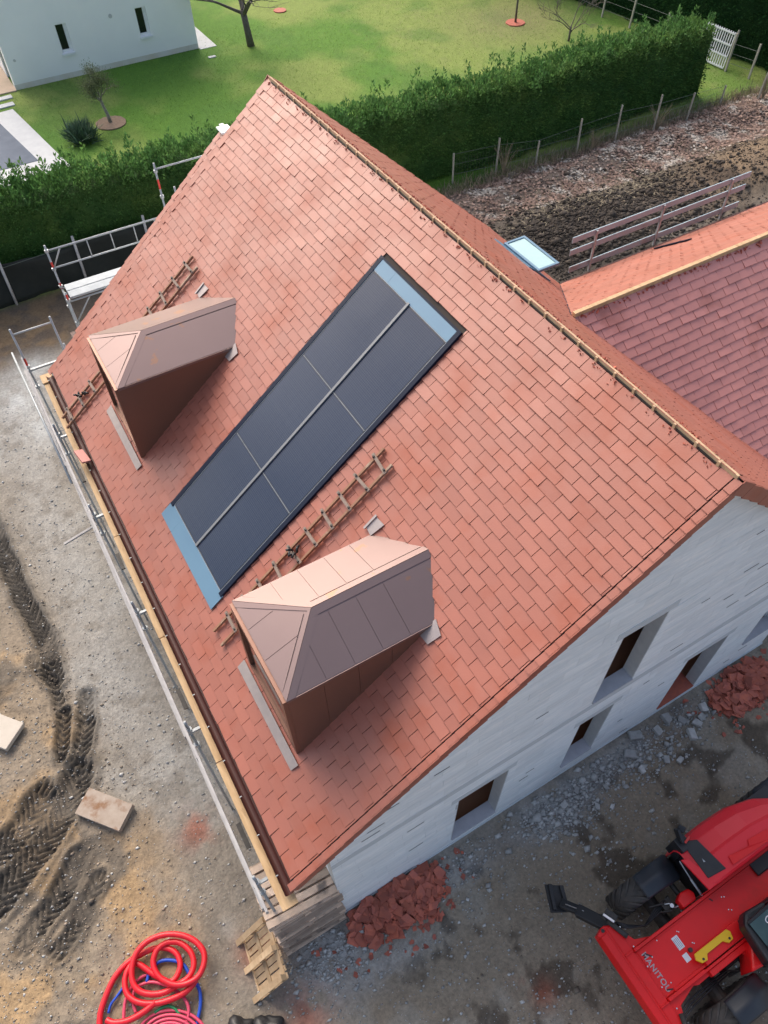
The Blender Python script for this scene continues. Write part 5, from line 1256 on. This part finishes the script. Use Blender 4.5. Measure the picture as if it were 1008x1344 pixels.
hedge('conifer_hedge','long green conifer hedge behind the house separating it from the lawn',[(-14,23.3),(-5,23.2),(2,22.9),(8,22.1),(14,21.8),(19,21.9),(24.3,21.9)],(2.85,2.6),.85,M_THUJA,380,.125,11,plume=20)
hedge('boundary_hedge','tall dark boundary hedge in the upper right corner behind the wire fence',[(24.0,50),(26.9,38),(28.6,31),(29.2,26),(29.9,21),(31,14)],(4.5,4.5),.9,M_THUJB,200,.16,12)
# ------------------------------------------------------------------ fences
wf=thing('wire_fence','low wire fence on pale posts along the leaf litter','fence',(18,19.8,0))
FP=[(10.6,20.6,1.3),(12.45,20.3,1.5),(14.2,20.0,1.1),(16.2,19.85,1.5),(18.15,19.75,1.5),(20.0,19.5,1.6),(22.05,19.6,1.3),(24.2,19.8,1.0)]
tops=[]
for i,(x,y,h) in enumerate(FP):
    q=MB(); b=gz(x,y)-.1; q.bar((x,y,b),(x+random.uniform(-.04,.06),y+random.uniform(-.05,.05),b+h),.055,.055,up=(0,1,0)); q.build('post',M_CONC,wf); tops.append((x,y,h+b))
for hz in (.35,.75,1.15):
    q=MB()
    for a,b in zip(FP[:-1],FP[1:]): q.tube([(a[0],a[1],gz(a[0],a[1])+min(hz,a[2]-.1)),(b[0],b[1],gz(b[0],b[1])+min(hz,b[2]-.1))],.006,4)
    q.build('wire',M_WIRE,wf)
q=MB()
for a,b in zip(FP[:-1],FP[1:]):
    n=int(math.dist(a[:2],b[:2])/.12)
    for k in range(n):
        x=a[0]+(b[0]-a[0])*k/n; y=a[1]+(b[1]-a[1])*k/n; q.bar((x,y,gz(x,y)),(x,y,gz(x,y)+1.0),.004,.004,up=(0,1,0))
tag(q.build('mesh_wires',M_WIRE,wf),kind='stuff')
bf=thing('boundary_fence','wire fence with leaning pale posts below the dark boundary hedge','fence',(27.4,24,0))
BP=[(26.7,34.5,1.4),(26.85,30.7,1.4),(27.05,28.8,1.4),(27.25,26.6,1.3),(27.3,22.4,1.6),(27.55,21.2,1.5),(26.0,19.3,1.3),(28.2,18.3,1.4)]
for (x,y,h) in BP:
    q=MB(); q.bar((x,y,-.1),(x+.08,y+random.uniform(-.1,.1),h),.075,.075,up=(0,1,0)); q.build('post',M_CONC,bf)
for hz in (.4,.8,1.2):
    q=MB()
    for a,b in zip(BP[:-3],BP[1:-2]): q.tube([(a[0]+.05,a[1],hz),(b[0]+.05,b[1],hz)],.008,4)
    q.build('wire',M_WIRE,bf)
tr=thing('trellis_gate','white lattice gate panel leaning at the end of the conifer hedge','gate',(27.2,23.4,0))
def trp(y,z): return Vector((27.2+.03*(24.2-y)+.10*z,y,z))
ty0,ty1=22.55,24.15
for k in range(13):
    y=ty0+(ty1-ty0)*k/12; q=MB(); q.bar(trp(y,.1),trp(y,1.62),.05,.02,up=(1,0,0)); q.build('picket',M_STICK,tr)
for z in (.15,.62,1.08,1.55):
    q=MB(); q.bar(trp(ty0-.02,z)+Vector((-.03,0,0)),trp(ty1+.02,z)+Vector((-.03,0,0)),.03,.07); q.build('rail',M_STICK,tr)
q=MB(); q.bar((27.25,22.35,0),(27.55,22.52,1.7),.09,.05,up=(0,1,0)); q.build('prop_board',M_CONC,tr)
# dark netting fence left
nf=thing('netting_fence','black netting fence on round posts in front of the left hedge','fence',(-6,21.9,0))
nx_=70; vs=[];fs=[]
for i in range(nx_+1):
    x=-14+18*i/nx_
    for j in range(8):
        z=j/7*(1.42+.06*math.sin(x*1.9)); vs.append((x,21.85+.05*math.sin(x*2.3+z*3)+.03*math.sin(x*7+z*5)+.02*random.random(),z-.02))
for i in range(nx_):
    for j in range(7): fs.append((i*8+j,(i+1)*8+j,(i+1)*8+j+1,i*8+j+1))
q=MB(); q.add(vs,fs); o=q.build('netting',M_NET,nf,smooth=True); sm=o.modifiers.new('solid','SOLIDIFY'); sm.thickness=.006
for x in (-10.9,-8.5,-6.1,-3.7,-1.3,1.1):
    q=MB(); q.tube([(x,21.76,-.2),(x+.05,21.8,1.72)],.045,8); q.build('post',M_CHALK,nf,smooth=True)
q=MB(); q.tube([(-14,21.8,1.42),(-6.1,21.8,1.36),(-3.7,21.8,1.44),(4,21.8,1.42)],.008,5); q.build('wire',M_WIRE,nf)

# ------------------------------------------------------------------ neighbour house and garden
nh=thing('neighbour_house','white rendered neighbouring house with two narrow windows in the upper left','house',(2.5,42,0))
NO=[(.50,1.02,1.10,2.30,'a'),(4.30,4.82,1.08,2.30,'b')]
m=MB()
for (x0,x1,z0,z1) in rects_minus((-2.08,7.06,.28,6.2),NO): m.box((x0,38.42,z0),(x1,38.66,z1))
m.box((-2.08,38.66,.0),(-1.84,38.9,6.2)); m.box((-2.08,40.1,.0),(-1.84,49,6.2)); m.box((-2.08,38.9,2.15),(-1.84,40.1,6.2)); m.box((6.82,38.66,.0),(7.06,49,6.2)); m.box((-1.84,48.8,0),(6.82,49,6.2)); m.build('wall',M_RENDER,nh)
m=MB(); m.box((-2.082,38.415,-.2),(7.062,38.655,.278)); m.build('wall_base',M_RENDERB,nh)
m=MB(); m.box((-1.84,38.66,6.0),(6.82,48.8,6.1)); m.build('roof',M_PALE,nh)
for (a,b,c,d,_) in NO:
    fr=bpy.data.objects.new('window',None); link_to(fr,nh)
    m=MB(); yb=38.56; 
    for lo,hi in (((a,yb,c),(a+.05,yb+.05,d)),((b-.14,yb-.04,c),(b,yb+.05,d)),((a+.05,yb,d-.06),(b-.14,yb+.05,d)),((a+.05,yb-.04,c),(b-.14,yb+.05,c+.12))): m.box(lo,hi)
    m.build('frame',M_WHITE,fr)
    m=MB(); m.box((a+.05,yb+.02,c+.12),(b-.14,yb+.03,d-.06)); m.build('pane',M_GLASS,fr)
    m=MB(); m.box((a-.05,38.34,c-.10),(b+.05,38.56,c-.002)); m.build('sill',M_WHITE,fr)
m=MB(); m.tube([(3.1,38.42,2.2),(3.1,38.395,2.2)],.09,14); m.build('vent_cover',M_PALE,nh)
m=MB(); m.tube([(-1.7,38.42,1.26),(-1.7,38.395,1.26)],.06,14); m.build('vent_cover',M_PALE,nh)
dr=MB(); dr.box((-2.02,38.92,.0),(-1.96,40.08,2.13)); dr.build('glazed_door',mat('green_door',(.03,.12,.09),rough=.2),nh)
def slab_thing(name,lo,hi,mt,label,cat,kind=None,rot=0):
    q=MB(); c=Vector(((lo[0]+hi[0])/2,(lo[1]+hi[1])/2,0)); M=Matrix.Translation(c)@Matrix.Rotation(R(rot),4,'Z')@Matrix.Translation(-c); q.box(lo,hi,.5,M); o=q.build(name,mt,None,bevel=.01)
    if kind: tag(o,kind=kind)
    else: tag(o,label,cat)
    return o
slab_thing('patio',(-7,38.3,-.1),(-2.085,43,.10),M_BEIGE,'','',kind='structure')
slab_thing('side_path',(7.07,38.2,-.1),(7.95,46,.07),M_PALE,'','',kind='structure')
slab_thing('stepping_slab',(-3.6,37.62,-.05),(-2.42,37.98,.10),M_PALE,'pale stepping slab nearest the neighbour patio','paving slab',rot=3)
slab_thing('stepping_slab',(-3.7,36.80,-.05),(-2.52,37.18,.10),M_PALE,'pale stepping slab between the patio and the pool surround','paving slab',rot=3)
m=MB(); m.prism([(-5.8,36.1,-.05),(-2.72,36.40,-.05),(-1.9,29.6,-.05),(-5.2,29.6,-.05)],(0,0,.16)); o=m.build('pool_surround',M_PALE); tag(o,kind='structure')
m=MB(); m.prism([(-7.8,35.25,-.05),(-3.58,35.5,-.05),(-2.95,31.0,-.05),(-7.8,31.0,-.05)],(0,0,.175)); o=m.build('pool_cover',M_POOL); tag(o,'slate blue slatted pool cover beside the pale surround','pool cover')
slab_thing('drain_cover',(7.02,36.92,0),(7.4,37.12,.09),M_PALE,'small pale drain cover in the lawn beyond the white house corner','cover')
def disc(name,cx,cy,r,mt,label,cat):
    q=MB(); n=32; q.prism([(cx+r*math.cos(6.283*k/n)*(1+.03*math.sin(5*k)),cy+r*math.sin(6.283*k/n)*(1+.03*math.sin(3*k)),.03) for k in range(n)],(0,0,.07)); o=q.build(name,mt,None,bevel=.01); tag(o,label,cat)
disc('mulch_ring',.68,32.75,.66,M_MULCH,'round bark mulch bed under the olive tree','mulch bed')
disc('manhole_cover',12.75,40.8,.35,M_SHARD,'round reddish cover in the lawn at the top edge','cover')
disc('mulch_ring',22.5,32.5,.5,M_SHARD,'reddish mulch ring around the slim tree at the top edge','mulch bed')
# trees
def branches(q,p,d,L,r,depth,spread=.6,minr=.006,kids=3,rs=random):
    n=4; pts=[p]; rad=[r]; dd=d.normalized()
    for i in range(n):
        dd=(dd+Vector((rs.gauss(0,.12),rs.gauss(0,.12),rs.gauss(0,.07)))).normalized(); pts.append(pts[-1]+dd*L/n); rad.append(r*(1-.45*(i+1)/n))
    q.tube(pts,rad,6 if r>.03 else 4,cap=False)
    ends=[(pts[-1],dd,rad[-1])]
    if depth>0:
        for k in range(kids):
            i=rs.randint(2,n); nd=(dd+Vector((rs.gauss(0,spread),rs.gauss(0,spread),rs.uniform(-.1,.5)))).normalized()
            ends+=branches(q,pts[i],nd,L*rs.uniform(.6,.85),max(rad[i]*.62,minr),depth-1,spread,minr,kids,rs)
    return ends
rs=random.Random(5)
ot=thing('olive_tree','small olive tree standing in a round mulch bed near the white house','tree',(.68,32.8,0))
q=MB(); q.tube([(.68,32.8,0),(.66,32.85,.4),(.58,32.9,.8),(.55,32.95,1.1)],[.09,.07,.06,.05],8); ends=[]
for k in range(7):
    ends+=branches(q,Vector((.57,32.9,.9+.04*k)),Vector((rs.gauss(0,.5),rs.gauss(0,.5),1)),.55,.03,2,.6,.006,3,rs)
q.build('trunk',M_BARKP,ot,smooth=True)
cc=np.array([tuple(e[0]) for e in ends]); ii=rng.integers(0,len(cc),5200); P=cc[ii]+rng.normal(0,.11,(5200,3)); 
leaf_cards('foliage',P,rng.uniform(.05,.10,5200),M_OLIVE,tilt=.8,parent=ot,asp=.25,outd=np.tile([0,0,.6],(5200,1))+rng.normal(0,.6,(5200,3)))
ag=thing('spiky_shrub','grey green spiky shrub beside the olive tree mulch bed','shrub',(-.85,31.8,0))
n=900; a=rng.random(n)*6.283; el=rng.random(n)**.7; D=np.stack([np.cos(a)*(1-el*.7),np.sin(a)*(1-el*.7),.25+el],-1); P=np.array([-.85,31.8,.1])+rng.normal(0,.22,(n,3))*np.array([1,1,.4])
leaf_cards('leaves',P,rng.uniform(.5,.9,n),M_YUCCA,tilt=.15,parent=ag,asp=.07,outd=D)
def bare_tree(x,y,H,r,label,depth,lean=(0,0),kids=3,low=.9):
    t=thing('bare_tree',label,'tree',(x,y,0)); q=MB()
    q.tube([(x,y,-.05),(x+lean[0]*.5,y+lean[1]*.5,low*.5),(x+lean[0],y+lean[1],low)],[r*1.3,r*1.05,r],10); q.build('trunk',M_BARK,t,smooth=True)
    q=MB(); 
    for k in range(5):
        a=k*1.26+rs.random(); branches(q,Vector((x+lean[0],y+lean[1],low-.08*k)),Vector((math.cos(a)*.9,math.sin(a)*.9,rs.uniform(.5,1.1))),H*.42,r*.55,depth,.55,.007,kids,rs)
    q.build('branches',M_BARK,t,smooth=True)
bare_tree(9.45,37.3,4.5,.15,'thick leafless tree with dark trunk right of the white house',3,(-.15,.1),4,1.65)
bare_tree(22.5,32.5,3.2,.05,'slim young tree in a reddish mulch ring at the top edge',2,(0,0),3,1.8)
bare_tree(23.35,29.15,2.8,.05,'small bare tree with pale twigs above the conifer hedge',3,(0,0),3,.7)
# dry shrubs at the fence
def dryshrub(x,y,h,label):
    t=thing('dry_shrub',label,'shrub',(x,y,0)); q=MB(); z=gz(x,y)
    for k in range(26):
        a=rs.random()*6.283; d=rs.uniform(.1,.45)*h; q.tube([(x,y,z-.05),(x+math.cos(a)*d*.5,y+math.sin(a)*d*.5,z+h*.55),(x+math.cos(a)*d,y+math.sin(a)*d,z+h*rs.uniform(.7,1))],[.010,.007,.003],4,r=rs.random())
    q.build('stems',M_STRAW,t)
dryshrub(12.7,20.1,1.3,'dry leafless shrub at the left end of the wire fence')
dryshrub(20.2,19.5,1.2,'tall dry grass clump around the middle fence post')
dryshrub(26.2,19.2,1.2,'dry twiggy shrub at the right end of the wire fence')
dryshrub(16.9,19.7,.9,'low dry stalk clump between two pale fence posts')
